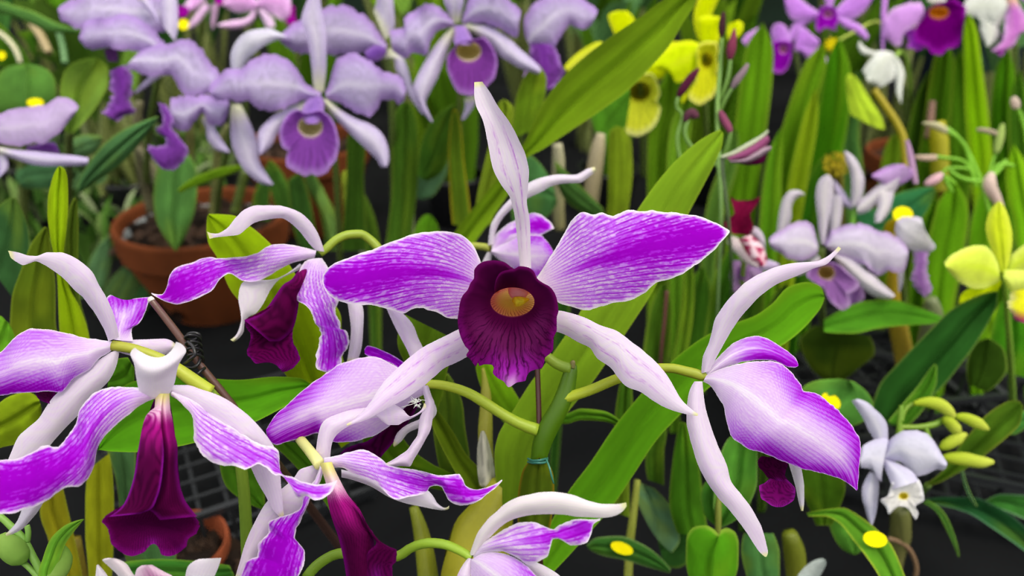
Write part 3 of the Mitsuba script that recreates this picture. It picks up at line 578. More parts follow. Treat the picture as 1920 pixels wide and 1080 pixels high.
part(f7, 'stalk', tube('1324,707,6 1319,706,9 1312,703,10 1290,697,9.5 1255,690,9 1225,690,9 1190,699,9.5 1150,713,10 1110,730,10 1070,743,10.5 1050,748,11', [31.3, 31.6, 32.0, 32.6, 33.0], C(140, 150, 40), C(168, 184, 44)), 'stem_mat', 'long green flower stalk')

f8 = thing(FL, 'pale purple flower at the bottom centre under a long cream arching sepal', 'flower')
part(f8, 'sepal', sheet('880,1042 887,1020 895,1000 907,983 918,970 930,960 945,946 960,937 975,931 993,927 1013,923 1033,922 1070,927 1107,940 1133,945 1155,945 1174,942', '894,1040 905,1024 917,1010 928,998 940,987 953,978 967,972 1003,965 1030,964 1057,965 1082,969 1107,970 1125,971 1140,970 1160,964 1175,949',
    [28.0, 27.4, 26.8, 26.4, 26.2], None, [.2, .3, .2, 0], sepal(.15, 0, base=C(240, 238, 230)), step=1.9), pm)
part(f8, 'petal', sheet('886,1040 900,1022 923,1007 940,996 957,987 975,980 990,978 1002,979 1013,983 1026,989 1037,992 1048,985 1060,980 1075,974 1090,972 1108,974 1126,972', '890,1050 915,1036 940,1034 957,1040 973,1048 993,1060 1010,1053 1027,1043 1032,1026 1038,1011 1046,1010 1053,1013 1063,1019 1073,1023 1087,1022 1100,1017 1106,1007 1110,997 1112,985 1125,976',
    [28.0, 27.6, 27.3, 27.4, 27.6], [28.0, 27.2, 26.7, 27.0, 27.4], [.1, .4, .3, .2, 0], laelia(.85, start=.22, lo=.6, rim=1.2), step=1.9, ruffle=.35, rf=8, jag=2), pm)
part(f8, 'petal', sheet('886,1048 907,1037 922,1035 940,1037 957,1042 973,1050 990,1063 1003,1077 1025,1100 1040,1130', '882,1052 882,1070 884,1090 895,1115 920,1140 960,1160', [27.8, 27.2, 26.8], [27.8, 27.4, 27.0], [.1, .4, .3], backp(.55, 6, .3), step=2), pm)
part(f8, 'sepal', sheet('878,1046 870,1056 860,1073 852,1095 848,1120', '886,1048 884,1064 881,1085 878,1105 872,1125', [27.9, 27.6, 27.4], None, .15, sepal(.4, 0)), pm)
part(f8, 'sepal', sheet('990,1050 1010,1056 1030,1066 1050,1080 1062,1100', '985,1064 1000,1078 1015,1092 1032,1108 1050,1120', [28.0, 28.2, 28.4], None, .15, sepal(.05, 0)), pm)
part(f8, 'stalk', tube('884,1046,8 853,1028,8.5 830,1020,9 807,1018,9 790,1020,9 773,1026,9 743,1043,9.5 700,1040,9.5 660,1037,9.5 635,1038,9.5 605,1052,10 575,1082,10', [28, 28.6, 29.4, 30.2, 30.6], C(134, 164, 44), C(110, 146, 38)), 'stem_mat', 'arching green flower stalk')

f9 = thing(FL, 'pink flower peeping over the bottom edge below the hanging lip', 'flower')
part(f9, 'petal', sheet('286,1200 262,1150 238,1105 222,1080 205,1063 192,1050 203,1046', '292,1200 285,1150 268,1110 256,1085 247,1072 238,1058 217,1047', [28, 27, 26.4], None, .2, plain(C(234, 214, 226), C(244, 236, 240), vein=.1), step=2), pm)
part(f9, 'petal', sheet('290,1200 268,1150 254,1110 252,1088 256,1068 266,1060', '298,1200 322,1150 332,1110 325,1082 308,1072 285,1059', [27.8, 26.6, 26.0], None, .3, plain(C(214, 146, 196), C(240, 220, 232), vein=.15), step=2), pm)
part(f9, 'sepal', sheet('296,1200 320,1150 338,1110 346,1085 352,1063 373,1048', '302,1200 350,1160 385,1120 400,1085 410,1062 415,1046', [28, 27, 26.5], None, .2, sepal(.1, 0, C(236, 232, 236)), step=2), pm)
part(f9, 'sepal', sheet('284,1200 230,1160 190,1120 178,1090 180,1070 181,1060', '290,1200 255,1150 222,1115 208,1090 198,1074 184,1058', [28, 27, 26.7], None, .15, sepal(.1, 0, C(236, 232, 236)), step=2), pm)
part(f9, 'stalk', tube('292,1195,7 300,1260,7 330,1330,8 400,1400,9 465,1440,10', [28, 29, 33, 40], C(130, 150, 60)), 'stem_mat', 'green flower stalk')

f10 = thing(FL, 'pale purple flower behind the central flower, one white sepal pointing right', 'flower')
part(f10, 'sepal', sheet('915,460 917,440 920,423 930,404 942,388 965,365 993,342 1023,331 1050,327 1077,328 1090,323 1100,317 1115,313', '926,458 928,440 934,423 945,406 957,394 975,380 995,369 1013,361 1037,348 1057,344 1087,343 1100,335 1118,321',
    [42, 41.4, 41, 41], None, .2, sepal(.15, 0)), pm)
part(f10, 'petal', sheet('921,462 930,440 945,425 960,416 975,410 990,402 1000,399 1012,402 1024,410 1032,416 1039,428', '925,470 950,458 975,447 995,443 1015,441 1024,436 1036,430', [42.2, 42.4, 42.4], [42, 41.8, 42], .2, laelia(.95, start=.25, lo=.8), jag=1.5, ruffle=.2), pm)
part(f10, 'petal', sheet('921,468 950,455 975,444 995,440 1012,441 1025,452 1034,465 1039,476', '921,474 940,490 965,505 985,518 1002,520 1015,516 1030,497 1038,480', [42, 41.4, 41.2], [42, 41.6, 41.2], .3, backp(.7, 6, .2), ruffle=.15, jag=1), pm)
part(f10, 'sepal', sheet('914,472 905,490 898,505 900,525', '922,474 920,495 918,515 908,530', [42.2, 42.4, 42.6], None, .1, sepal(.05, 0)), pm)
part(f10, 'stalk', tube('919,465,8 900,462,7 885,461,7 860,470,7 840,500,7', [42.2, 42.6, 43, 43.5], C(150, 158, 60)), 'stem_mat', 'green flower stalk')
# ---------------------------------------------------------------- leaves, canes and stems; every plant is one thing, its leaves are parts
lm, st = 'leaf_mat', 'stem_mat'
def leaf(pl, sp, d, col, tilt=0.0, M=0.0, tip=.1, base=0.0, keel=.25, name='leaf', step=5, **k):
    return part(pl, name, blade(sp, d, tilt, M, col if callable(col) else leafc(col), tip, base, keel, step, **k), lm)
def rooted(sp, d):
    """the spine carried on down to the bench"""
    q, dd = pts(sp), np.atleast_1d(np.asarray(d, float))
    y = 540 + (CAM_H * 100 / dd[0] + FWD[2]) / (K * UPV[2])
    if y < q[0, 1] + 25 or dd[0] < 66: return sp, d
    n_ = max(1, int(round((y - q[0, 1]) / max(np.ptp(q[:, 1]), 60) * max(len(dd) - 1, 1))))
    head = [[q[0, 0] + (q[0, 0] - q[1, 0]) * f, q[0, 1] + (y - q[0, 1]) * f, q[0, 2] * (1 - .55 * f)] for f in (1, .5)]
    return np.vstack([head, q]), [dd[0]] * n_ + list(dd)
def leaf2(pl, L, R, d, col, dR=None, M=0.0, keel=.25, step=4, **k):
    return part(pl, 'leaf', sheet(L, R, d, dR, M, col if callable(col) else leafc(col), step, keel=keel, **k), lm)
YG, MG, DG, GG = C(128, 160, 34), C(84, 138, 30), C(48, 92, 30), C(92, 132, 84)
OL = C(96, 112, 26)

# the plant that carries the flowers in front
pa = thing('orchid_plant', 'orchid plant with long yellow-green leaves carrying the purple and white flowers', 'plant')
leaf2(pa, '930,950 930,920 927,853 933,820 945,795 960,773 977,745 993,720 1035,665 1085,590 1140,490 1200,387 1240,332 1287,283 1320,258 1350,243',
      '1000,950 1010,860 1045,800 1075,760 1107,722 1173,625 1230,535 1262,465 1290,402 1320,345 1345,295 1354,270 1356,250', [37, 37.5, 38.5, 40, 42, 44], leafc(C(112, 148, 30), rim=.8), [36.5, 37.6, 38.8, 40.2, 42, 44], [.3, .4, .5, .5, .3, 0], keel=.16)
leaf2(pa, '975,1110 1000,1050 1030,985 1065,923 1107,867 1157,793 1207,733 1245,692 1280,660 1330,626 1380,605 1415,592 1447,570 1480,537 1513,529 1537,536 1545,556', '990,1118 1040,1070 1100,1005 1155,940 1190,887 1233,823 1273,780 1320,735 1380,690 1430,665 1467,647 1500,622 1527,593 1540,575 1546,558',
      [37, 38, 38.5, 38.5, 38.5, 39], leafc(C(86, 146, 22), rim=.8), [37, 37, 37.5, 38, 38, 39], [0, -.3, -.4, -.3, 0], keel=.18)
leaf2(pa, '905,980 880,930 845,870 815,810 800,770 785,740', '960,960 930,920 905,885 873,850 850,810 800,745', [38, 38.4, 38.8, 39], leafc(C(92, 116, 22)), None, -.3)
leaf2(pa, '885,900 880,850 872,800 868,760 862,740 840,700', '830,900 818,850 812,800 812,760 818,730 830,705', [40, 41, 42], leafc(C(58, 84, 22)), None, .3)
leaf2(pa, '640,840 605,790 560,735 520,680 470,590 430,540 407,483 390,453 387,430 389,404', '700,800 655,760 610,690 605,640 590,590 545,500 510,460 470,425 433,403 392,401', [38, 38, 37.6, 37.5, 38, 38.5], leafc(C(128, 160, 14), rim=.7), None, .35, keel=.2)
part(pa, 'flower_stem', tube('1074,683,8 1071,693,12 1062,730,16 1047,768,18 1027,805,19 1014,840,17 1009,868,15 1005,930,14', [33.1, 33.1, 33.3, 33.6, 34.2], C(74, 110, 4), C(64, 100, 6), 14), st, 'thick green flower stem')
part(pa, 'stub', tube('1073,690,5 1074,680,5 1073,676,3', 32.9, C(110, 110, 50), C(130, 120, 70)), st)
leaf(pa, '1000,1010,26 1005,930,34 1008,890,30 1012,858,12', [34.4, 34, 33.7], leafc(C(72, 92, 20), rimc=C(150, 120, 30)), .2, .9, name='sheath')
part(pa, 'pseudobulb', tube('946,905,24 930,945,38 905,1000,56 888,1080,64 878,1180,62 870,1330,46 865,1480,32', [37.5, 38, 39, 40], C(150, 150, 30), C(150, 138, 40), 22, 40, 9, .10, .25), st, 'ribbed yellow-green pseudobulb')
part(pa, 'pseudobulb', tube('775,950,9 790,1000,16 800,1060,20 808,1150,22 815,1300,18', [40, 41], C(122, 132, 30), C(130, 130, 40), 14, 30, 6, .1, .25), st)
part(pa, 'pseudobulb', tube('905,690,3 909,715,6 911,740,10 911,770,12 910,810,14 912,860,14 914,910,16', [38.6, 38.6], C(146, 150, 44), C(160, 158, 60), 14), st)
leaf(pa, '905,808,3 907,840,12 911,880,16 914,915,14', 38.1, plain(C(224, 222, 200), vein=.25), 0, .5, keel=0, name='sheath')
leaf2(pa, '500,825 540,860 580,905 620,960 640,1010', '560,830 600,870 640,920 665,980 660,1020', [36, 37, 38], MG, None, -.2)
leaf2(pa, '700,790 680,830 700,870 760,900 830,920', '745,800 770,840 810,870 850,890 880,920', [38, 39, 39.5], leafc(C(74, 112, 18)), None, .2)
leaf2(pa, '760,590 745,640 770,700 800,760', '860,640 840,690 830,740 815,780', [37.5, 38, 39], leafc(C(86, 120, 24)), None, .3)
leaf2(pa, '560,560 548,600 550,650 580,695 640,720', '620,560 640,600 640,650 650,690 690,710', [38, 38.4], leafc(C(112, 146, 20)), None, .3)
leaf2(pa, '1030,760 1060,775 1090,766 1130,770 1165,790', '1030,785 1060,795 1090,788 1130,790 1160,800', 40, MG, None, .2)

# the plant at the left edge
pb = thing('orchid_plant', 'orchid plant at the left edge with one upright bright yellow-green leaf', 'plant')
leaf2(pb, '118,660 112,623 107,520 93,437 89,400 90,370 94,350 101,326 109,312', '172,670 167,630 150,577 128,533 120,473 124,437 128,380 127,340 122,318 112,311', [41, 40, 39, 39], leafc(C(140, 172, 18), rim=.6), None, .35, keel=.3)
leaf2(pb, '15,680 18,620 22,560 38,510 60,455 84,425', '118,680 110,640 104,600 104,550 98,480 90,428', [42, 43, 44], leafc(C(70, 88, 18)), None, .4)
leaf2(pb, '120,690 125,600 122,530 121,450 130,390 140,370', '170,690 165,620 150,560 146,500 147,430 145,375', [44, 45], leafc(C(58, 76, 18)), None, .2)
leaf2(pb, '-40,470 -20,420 0,385 20,370', '25,560 50,510 56,460 30,372', [50, 52], leafc(C(44, 78, 40)), None, .4)
leaf2(pb, '-40,640 -20,610 0,592 10,600', '10,700 28,665 30,655 16,605', [38, 39], MG, None, .2)
leaf2(pb, '185,845 190,800 210,745 250,715 330,705 445,712 520,706 560,708 585,722', '183,843 215,847 250,848 330,838 400,820 470,795 530,765 570,745 587,726', [33.5, 33.2, 33.0, 33.2, 33.6], leafc(C(82, 148, 24), rim=.7), [33, 32.6, 32.6, 33, 33.6], -.3, keel=.16)
leaf2(pb, '205,690 212,680 222,672 240,670', '200,740 225,742 252,730 252,690', [33.6, 33.4], leafc(C(84, 146, 28)), None, .2)
leaf2(pb, '-30,800 -10,765 20,742 50,735 72,745', '-30,860 0,840 40,830 70,800 78,765', [36, 36.5], leafc(C(116, 140, 22)), None, .3)
leaf2(pb, '78,930 75,960 90,1010 110,1090 120,1200', '118,915 125,945 140,1010 155,1090 160,1200', [42, 44], leafc(C(140, 136, 26)), None, .3)
leaf2(pb, '165,880 160,940 160,1000 165,1060 170,1140', '205,850 212,900 214,960 212,1040 205,1140', [42, 43.5], leafc(C(146, 152, 26)), None, .3)
leaf2(pb, '200,845 215,890 222,930 225,960', '255,845 254,890 250,930 245,970', [44, 44.5], leafc(C(72, 110, 64)), None, .2)
leaf2(pb, '222,1010 240,1060 250,1100', '330,1000 330,1050 325,1100', [45, 45], leafc(C(74, 116, 64)), None, .2)
leaf2(pb, '225,1055 300,1048 370,1052 430,1060', '240,1085 310,1090 380,1092 440,1080', [40, 40], leafc(C(60, 120, 40)), None, .2)
leaf2(pb, '412,868 420,905 450,935 492,955', '470,875 485,895 496,920 497,950', [38, 39], MG, None, .2)
part(pb, 'flower_stem', tube('375,724,12 400,745,12 430,790,11 450,860,11 460,960,11 465,1080,11 470,1300,11', [32.6, 33.4, 35, 38, 42], C(120, 146, 44), C(96, 130, 40)), st)
part(pb, 'pseudobulb', tube('135,1010,16 140,1070,22 150,1150,24 155,1400,20', [44, 46], C(140, 124, 40), C(120, 100, 50), 14, 20, 6), st)

# the plant in the clay pot and its neighbours
pcp = thing('orchid_plant', 'lilac-flowered orchid plant growing in the large terracotta pot', 'plant')
leaf2(pcp, '300,300 290,340 288,375 292,410 303,435 316,455 328,470', '355,290 368,320 370,355 366,390 355,425 343,452 331,471', [80, 79, 78, 77], leafc(C(84, 132, 62)), None, 1.2, keel=.8, step=4)
leaf2(pcp, '143,362 150,335 170,300 195,270 225,247 255,232 296,218', '145,366 175,345 205,325 235,300 262,270 282,245 297,222', [66, 64, 62], leafc(C(78, 124, 72)), None, .8, keel=.6, step=4)
leaf2(pcp, '333,356 355,338 390,322 420,313 457,309', '337,362 365,350 400,337 430,327 458,316', [72, 74], leafc(C(106, 150, 26)), None, .3, keel=.2)
leaf2(pcp, '112,318 108,340 118,352', '205,330 190,345 150,355', [88, 88], GG, None, .5)
leaf2(pcp, '28,330 45,300 90,297 140,300', '40,352 75,356 115,350 145,330', [84, 84], leafc(C(70, 112, 70)), None, .8)
leaf2(pcp, '120,290 130,265 160,252 190,255', '130,300 155,296 180,285 192,262', [80, 80], GG, None, .6)
for sp_, dd_, cc_ in (('285,395,10 270,340,9 262,290,9 258,230,8 262,190,7', [93, 88, 84], C(124, 120, 88)), ('315,400,10 300,350,10 275,300,9 240,262,7', [92, 86], C(134, 130, 100)), ('350,410,10 352,330,10 356,260,9 352,215,8', [93, 86], C(110, 112, 60)), ('400,410,9 405,350,9 408,290,8 430,235,7', [94, 88], C(112, 116, 64)), ('440,400,9 450,360,9 460,320,9', [94, 92], C(86, 104, 40))):
    part(pcp, 'cane', tube(sp_, dd_, cc_, cc_ * .85, 10, 20, 0, .1, .4), st)
leaf2(pcp, '470,410 475,370 490,330 500,310', '505,415 505,380 508,340 504,312', [90, 90], leafc(C(56, 92, 34)), None, .5)
leaf2(pcp, '520,400 505,350 500,330 503,300', '556,400 545,360 530,325 508,300', [88, 86], leafc(C(70, 112, 40)), None, .5)
leaf2(pcp, '150,560 160,510 180,465 203,443', '195,540 205,510 210,480 206,445', [96, 94], GG, None, .6)
leaf2(pcp, '180,590 190,550 215,515 248,488', '225,590 250,560 262,525 254,490', [97, 95], leafc(C(70, 104, 68)), None, .8)
leaf2(pcp, '225,600 235,560 255,540 275,530', '262,600 275,580 285,560 280,532', [98, 96], leafc(C(60, 100, 56)), None, .6)

pj = thing('orchid_plant', 'orchid plant with broad rounded leaves at the upper left', 'plant')
leaf2(pj, '40,225 -5,205 -12,170 0,135 25,122 45,120', '62,225 92,214 106,190 104,155 88,130 50,120', [78, 76, 76], leafc(C(90, 138, 58)), None, 1.5, keel=-.6)
leaf2(pj, '124,250 115,215 112,175 118,140 140,116 178,108', '136,250 165,220 190,185 203,155 203,130 182,109', [74, 72, 72], leafc(C(136, 174, 66)), None, -1.2, keel=.7)
leaf2(pj, '-20,-6 20,8 60,20 105,42 152,57', '-20,22 15,28 55,44 100,62 152,62', [88, 86], leafc(C(84, 130, 62)), None, .8)
leaf2(pj, '70,-30 85,0 110,20 140,45', '150,-30 140,0 130,20 145,50', [96, 94], leafc(C(74, 120, 24)), None, .6)
leaf2(pj, '-20,30 5,50 40,90 60,125', '-20,120 10,125 35,128 58,128', [98, 96], leafc(C(62, 104, 20)), None, .6)
leaf2(pj, '30,60 45,75 60,100 64,118', '75,55 70,80 68,105 66,120', [100, 98], leafc(C(56, 96, 22)), None, .6)
part(pj, 'cane', tube('-5,60,5 15,75,5 30,95,5 38,118,4', [95, 93], C(190, 186, 150)), st)
part(pj, 'cane', tube('60,45,7 78,70,8 92,100,7', [98, 97], C(170, 152, 110)), st)
part(pj, 'cane', tube('110,60,6 118,90,6 122,120,6', [98, 97], C(96, 140, 84)), st)
part(pj, 'cane', tube('48,225,8 45,330,9 40,480,9 38,620,9', [80, 98], C(96, 110, 54)), st)
part(pj, 'cane', tube('130,248,7 128,320,8 122,470,8', [76, 96], C(96, 110, 54)), st)

pd = thing('orchid_plant', 'orchid plant with one very large leaf rising to the top behind the central flower', 'plant')
leaf2(pd, '835,470 850,440 900,375 945,320 977,277 1007,217 1027,180 1073,127 1130,80 1207,27 1243,0 1285,-25 1307,-24', '870,485 890,455 925,405 958,355 987,297 1017,280 1067,247 1127,207 1180,167 1223,123 1257,83 1280,43 1302,8 1310,-20', [56, 54, 51, 49, 48, 48], leafc(C(122, 158, 28), rim=.8), [56, 54, 51.6, 50, 49, 48.2], -.5, keel=.55)
leaf2(pd, '890,430 893,380 905,320 920,260 930,215 935,194 944,186', '925,420 925,380 935,330 950,280 960,235 963,205 948,187', [62, 61, 60], leafc(C(116, 140, 34)), None, .6, keel=.5)
leaf2(pd, '720,480 728,420 735,350 735,280 740,215 755,190', '770,480 775,420 782,350 785,280 782,230 768,192', [76, 76, 75], leafc(C(70, 108, 30)), None, .8, keel=.5)
leaf2(pd, '640,470 645,400 650,330 650,270 660,235', '690,470 685,400 682,330 685,280 675,240', [74, 74], leafc(C(50, 80, 22)), None, .6)
leaf2(pd, '782,330 785,290 795,250 820,215 850,195', '800,340 830,320 845,285 855,240 856,200', [74, 72], leafc(C(60, 100, 28)), None, .8)
leaf2(pd, '782,372 776,345 785,320 805,300 838,284', '790,374 808,370 825,350 838,325 842,288', [78, 76], leafc(C(104, 150, 104)), None, .6)
leaf2(pd, '848,420 843,350 841,290 845,225 850,205', '885,430 878,360 870,300 866,250 858,207', [70, 70], leafc(C(80, 108, 24), rimc=C(180, 160, 30)), None, .5)
leaf2(pd, '598,350 595,370 610,410 620,450', '604,348 615,375 630,410 642,450', [80, 80], leafc(C(120, 160, 76)), None, .4)
leaf2(pd, '640,330 645,320 660,318 660,325', '645,400 655,380 662,350 663,328', [80, 80], leafc(C(140, 160, 50)), None, .4)
leaf2(pd, '560,460 545,400 540,340 560,325', '600,480 590,420 580,370 566,328', [84, 84], leafc(C(50, 84, 32)), None, .5)
leaf2(pd, '570,330 575,350 600,400 610,470', '590,325 600,345 625,390 650,470', [86, 86], leafc(C(72, 108, 48)), None, .5)
leaf2(pd, '1130,430 1140,370 1140,300 1142,250 1155,236', '1172,430 1180,380 1186,320 1184,270 1170,240', [72, 72], leafc(C(108, 132, 26)), None, .8)
leaf2(pd, '1105,210 1118,190 1160,170 1180,165', '1140,330 1160,280 1175,230 1182,180', [74, 74], leafc(C(74, 128, 30)), None, .7)
leaf2(pd, '960,260 965,200 985,140 1005,120', '1010,240 1020,190 1025,150 1010,122', [66, 66], leafc(C(92, 124, 24)), None, .6)
leaf2(pd, '955,330 990,290 1015,310 1040,360', '960,420 990,420 1020,410 1045,380', [66, 66], leafc(C(66, 112, 60)), None, .6)
leaf2(pd, '1040,300 1060,320 1090,350 1130,390', '1045,345 1060,375 1095,400 1135,420', [70, 70], leafc(C(58, 92, 40)), None, .6)
leaf2(pd, '770,470 785,415 800,402 810,405', '830,470 825,440 820,420 812,408', [74, 74], leafc(C(86, 140, 26)), None, .5)
part(pd, 'pseudobulb', tube('766,358,6 766,380,10 765,420,12 762,480,13 760,560,12', [76, 80], C(168, 168, 142), C(150, 150, 120), 14), st)
part(pd, 'pseudobulb', tube('1127,250,8 1121,280,14 1115,320,16 1108,380,15 1104,450,12', [72, 76], C(176, 164, 132), C(150, 136, 100), 14), st)
part(pd, 'pseudobulb', tube('1045,270,9 1047,310,12 1046,350,12 1050,430,10', [72, 76], C(176, 172, 140), C(150, 146, 100), 14), st)
part(pd, 'pseudobulb', tube('660,395,6 672,430,9 684,470,10 700,560,9', [80, 84], C(168, 164, 140)), st)

leaf(pa, '1000,830,14 965,780,24 935,735,26 912,690,20 900,650,6', [40, 40.5, 41], leafc(C(104, 152, 20)), .3, .3, keel=.15)
pf = thing('orchid_plant', 'dark green orchid plant on the right with one broad upright leaf', 'plant')
leaf2(pf, '1625,790 1640,745 1650,720 1680,685 1713,650 1745,617 1780,583 1827,557 1850,549 1868,546', '1690,800 1725,765 1775,717 1800,685 1827,650 1845,620 1860,593 1870,570 1871,549', [56, 55, 54, 54], leafc(C(44, 92, 34), rimc=C(130, 160, 70), rim=1.2), None, -.8, keel=.6)
leaf2(pf, '1815,720 1812,690 1818,660 1835,640 1850,634', '1850,735 1875,715 1889,690 1884,660 1856,635', [57, 58], leafc(C(44, 70, 16), rimc=C(130, 160, 60), rim=1.2), None, .8, keel=-.3)
leaf2(pf, '1665,790 1690,760 1720,725 1745,690 1752,682', '1700,800 1722,780 1745,745 1757,710 1757,686', [52, 52], leafc(C(64, 116, 26), rimc=C(140, 180, 70)), None, .3)
leaf2(pf, '1545,600 1580,580 1620,565 1670,562 1720,575 1775,598', '1545,622 1600,625 1650,615 1700,610 1740,608 1772,602', [62, 61, 62], leafc(C(84, 150, 36), rim=1.0), [60, 59, 60], -.6, keel=.4)
leaf2(pf, '1530,610 1500,640 1520,690 1560,720', '1630,630 1640,660 1610,690 1570,722', [66, 66], leafc(C(46, 66, 16)), None, .8)
leaf2(pf, '1600,400 1640,390 1690,360 1750,350', '1660,470 1700,440 1735,400 1755,355', [70, 70], leafc(C(46, 106, 62)), None, .6)
leaf2(pf, '1655,440 1660,420 1690,405 1715,410', '1670,460 1690,455 1710,440 1716,415', [66, 66], leafc(C(150, 130, 16)), None, .5)
part(pf, 'pseudobulb', tube('1680,500,12 1676,560,15 1690,640,17 1700,700,16', [70, 74], C(170, 144, 26), C(150, 130, 40), 14), st)
part(pf, 'pseudobulb', tube('1745,560,10 1748,590,18 1740,640,18 1730,720,14', [68, 72], C(110, 120, 80), C(100, 100, 70), 14), st)

pg = thing('orchid_plant', 'orchid plant at the lower right with a drooping leaf that bears a yellow sticker', 'plant')
leaf2(pg, '1512,962 1545,955 1580,952 1607,965 1633,983 1652,1000 1670,1020 1697,1080 1715,1130', '1516,968 1545,968 1570,978 1600,1013 1625,1045 1650,1085 1665,1130', [47, 45.5, 44, 42.5, 42], leafc(C(88, 142, 36), rimc=C(176, 190, 60), rim=1.0), [46.5, 45, 43.4, 42, 41.6], -.2, keel=.4)
leaf2(pg, '1505,790 1498,750 1507,725 1540,712 1575,710', '1520,800 1560,805 1610,795 1638,765 1600,715', [52, 51], leafc(C(82, 140, 56)), None, .5, keel=.4)
leaf2(pg, '1490,870 1500,910 1520,960 1530,985', '1580,880 1585,915 1575,950 1560,985', [50, 50], leafc(C(64, 98, 20)), None, .5)
leaf2(pg, '1550,960 1560,1000 1580,1030 1600,1040', '1600,960 1625,990 1625,1020 1605,1040', [52, 52], leafc(C(80, 136, 44)), None, .4)
part(pg, 'pseudobulb', tube('1480,1000,14 1490,1040,20 1495,1090,20 1500,1250,16', [50, 54], C(110, 120, 28), C(104, 104, 40), 14, 20, 6), st)
part(pg, 'pseudobulb', tube('1685,950,16 1690,990,20 1680,1040,16 1670,1120,14', [54, 57], C(96, 100, 50), C(90, 86, 50), 14, 20, 7, .2), st)
part(pg, 'root', tube('1665,1010,4 1690,1018,4.5 1708,1035,4.5 1718,1065,4.5 1712,1095,4', [54, 56], C(120, 96, 70)), st)

ph = thing('orchid_plant', 'orchid plant with glossy rounded leaves at the bottom, below the drooping petal', 'plant')
leaf2(ph, '1345,985 1338,950 1342,900 1352,850 1368,820 1392,812', '1348,990 1380,975 1408,940 1420,900 1420,850 1396,813', [44, 43, 43], leafc(C(82, 142, 48), rimc=C(140, 180, 90)), None, -.6, keel=.4)
leaf2(ph, '1340,985 1318,960 1313,930 1322,905 1340,896', '1350,988 1354,960 1354,930 1350,905 1343,897', [45, 45], leafc(C(78, 138, 46)), None, .3)
leaf2(ph, '1320,1180 1296,1100 1286,1050 1287,1010 1302,988 1322,985 1340,994 1347,1003', '1350,1180 1372,1100 1384,1060 1385,1020 1378,998 1362,990 1352,994 1348,1003', [43, 42, 41.5], leafc(C(80, 146, 24), rimc=C(140, 170, 60)), None, .4, keel=-.35, mid='1335,1180 1334,1110 1336,1060 1340,1030 1345,1014 1348,1004')
leaf2(ph, '1270,1000 1255,940 1262,860 1275,790', '1330,1010 1320,950 1310,870 1290,795', [50, 50], leafc(C(62, 110, 22)), None, .5)
leaf2(ph, '1195,940 1188,915 1193,905 1200,903', '1260,1036 1275,1010 1262,960 1225,915', [50, 51], leafc(C(84, 120, 86)), None, -.6, mid='1225,1000 1228,975 1220,945 1206,908')
leaf2(ph, '1100,1022 1120,1008 1160,1005 1200,1018 1258,1068', '1104,1030 1130,1042 1170,1050 1210,1062 1256,1075', [47, 47], leafc(C(56, 104, 40), rimc=C(130, 160, 90)), None, .3)
leaf2(ph, '1230,1000 1240,975 1275,965 1300,975', '1245,1060 1270,1065 1300,1040 1310,1000', [52, 52], leafc(C(46, 86, 34)), None, .5)
leaf2(ph, '1395,1000 1390,1030 1400,1080 1420,1120', '1450,1000 1462,1040 1462,1080 1450,1120', [47, 47], leafc(C(70, 118, 60)), None, .4)
leaf2(ph, '1150,960 1145,880 1170,800 1190,770', '1180,970 1180,890 1200,820 1205,780', [48, 49], leafc(C(86, 110, 24)), None, .3)
leaf2(ph, '1215,900 1210,850 1225,800 1235,780', '1245,910 1245,850 1250,810 1246,785', [52, 52], leafc(C(60, 96, 24)), None, .3)
part(ph, 'cane', tube('1347,925,5 1347,960,6 1346,998,6 1340,1080,7 1335,1250,7', [43.5, 44], C(120, 130, 50), C(110, 120, 40)), st)
part(ph, 'cane', tube('1195,900,6 1188,960,7 1180,1030,8 1175,1250,8', [49, 50], C(150, 158, 60)), st)
part(ph, 'sheath', blade('1510,1090,18 1525,1070,16 1548,1050,6', 46, .2, .3, plain(C(186, 196, 190), vein=.1)), lm)

pi_ = thing('orchid_plant', 'orchid plant at the right edge with green buds and a broad yellow-green leaf', 'plant')
leaf2(pi_, '1735,908 1770,880 1800,835 1825,805 1847,780 1875,760 1897,751 1912,752', '1737,912 1760,905 1785,893 1825,870 1860,843 1890,818 1913,793 1918,760', [53, 51, 49, 48], leafc(C(92, 134, 34), rimc=C(170, 180, 60)), None, -.4, keel=.4)
leaf2(pi_, '1735,936 1770,932 1820,932 1870,950 1940,1010', '1737,944 1775,950 1815,962 1860,990 1930,1040', [57, 56, 55], leafc(C(36, 84, 44), rimc=C(100, 150, 110)), None, -.5, keel=.4)
leaf2(pi_, '1845,940 1880,926 1920,928 1960,940', '1850,945 1890,960 1925,975 1960,985', [56, 56], leafc(C(56, 112, 44), rimc=C(120, 160, 120)), None, -.4)
leaf2(pi_, '1730,943 1755,960 1775,995 1797,1045', '1738,938 1765,955 1785,990 1799,1043', [55, 55], leafc(C(70, 122, 50)), None, .1)
leaf2(pi_, '1800,880 1806,905 1815,930 1830,950', '1806,878 1812,903 1822,928 1833,948', [56, 56], leafc(C(70, 112, 84)), None, .1)
leaf2(pi_, '1880,800 1895,780 1920,770 1940,760', '1885,815 1900,815 1920,805 1940,790', [56, 56], leafc(C(60, 120, 50)), None, .2)
part(pi_, 'cane', tube('1740,910,6 1720,930,6 1704,950,6', [54, 60, 70], C(90, 120, 50)), st)

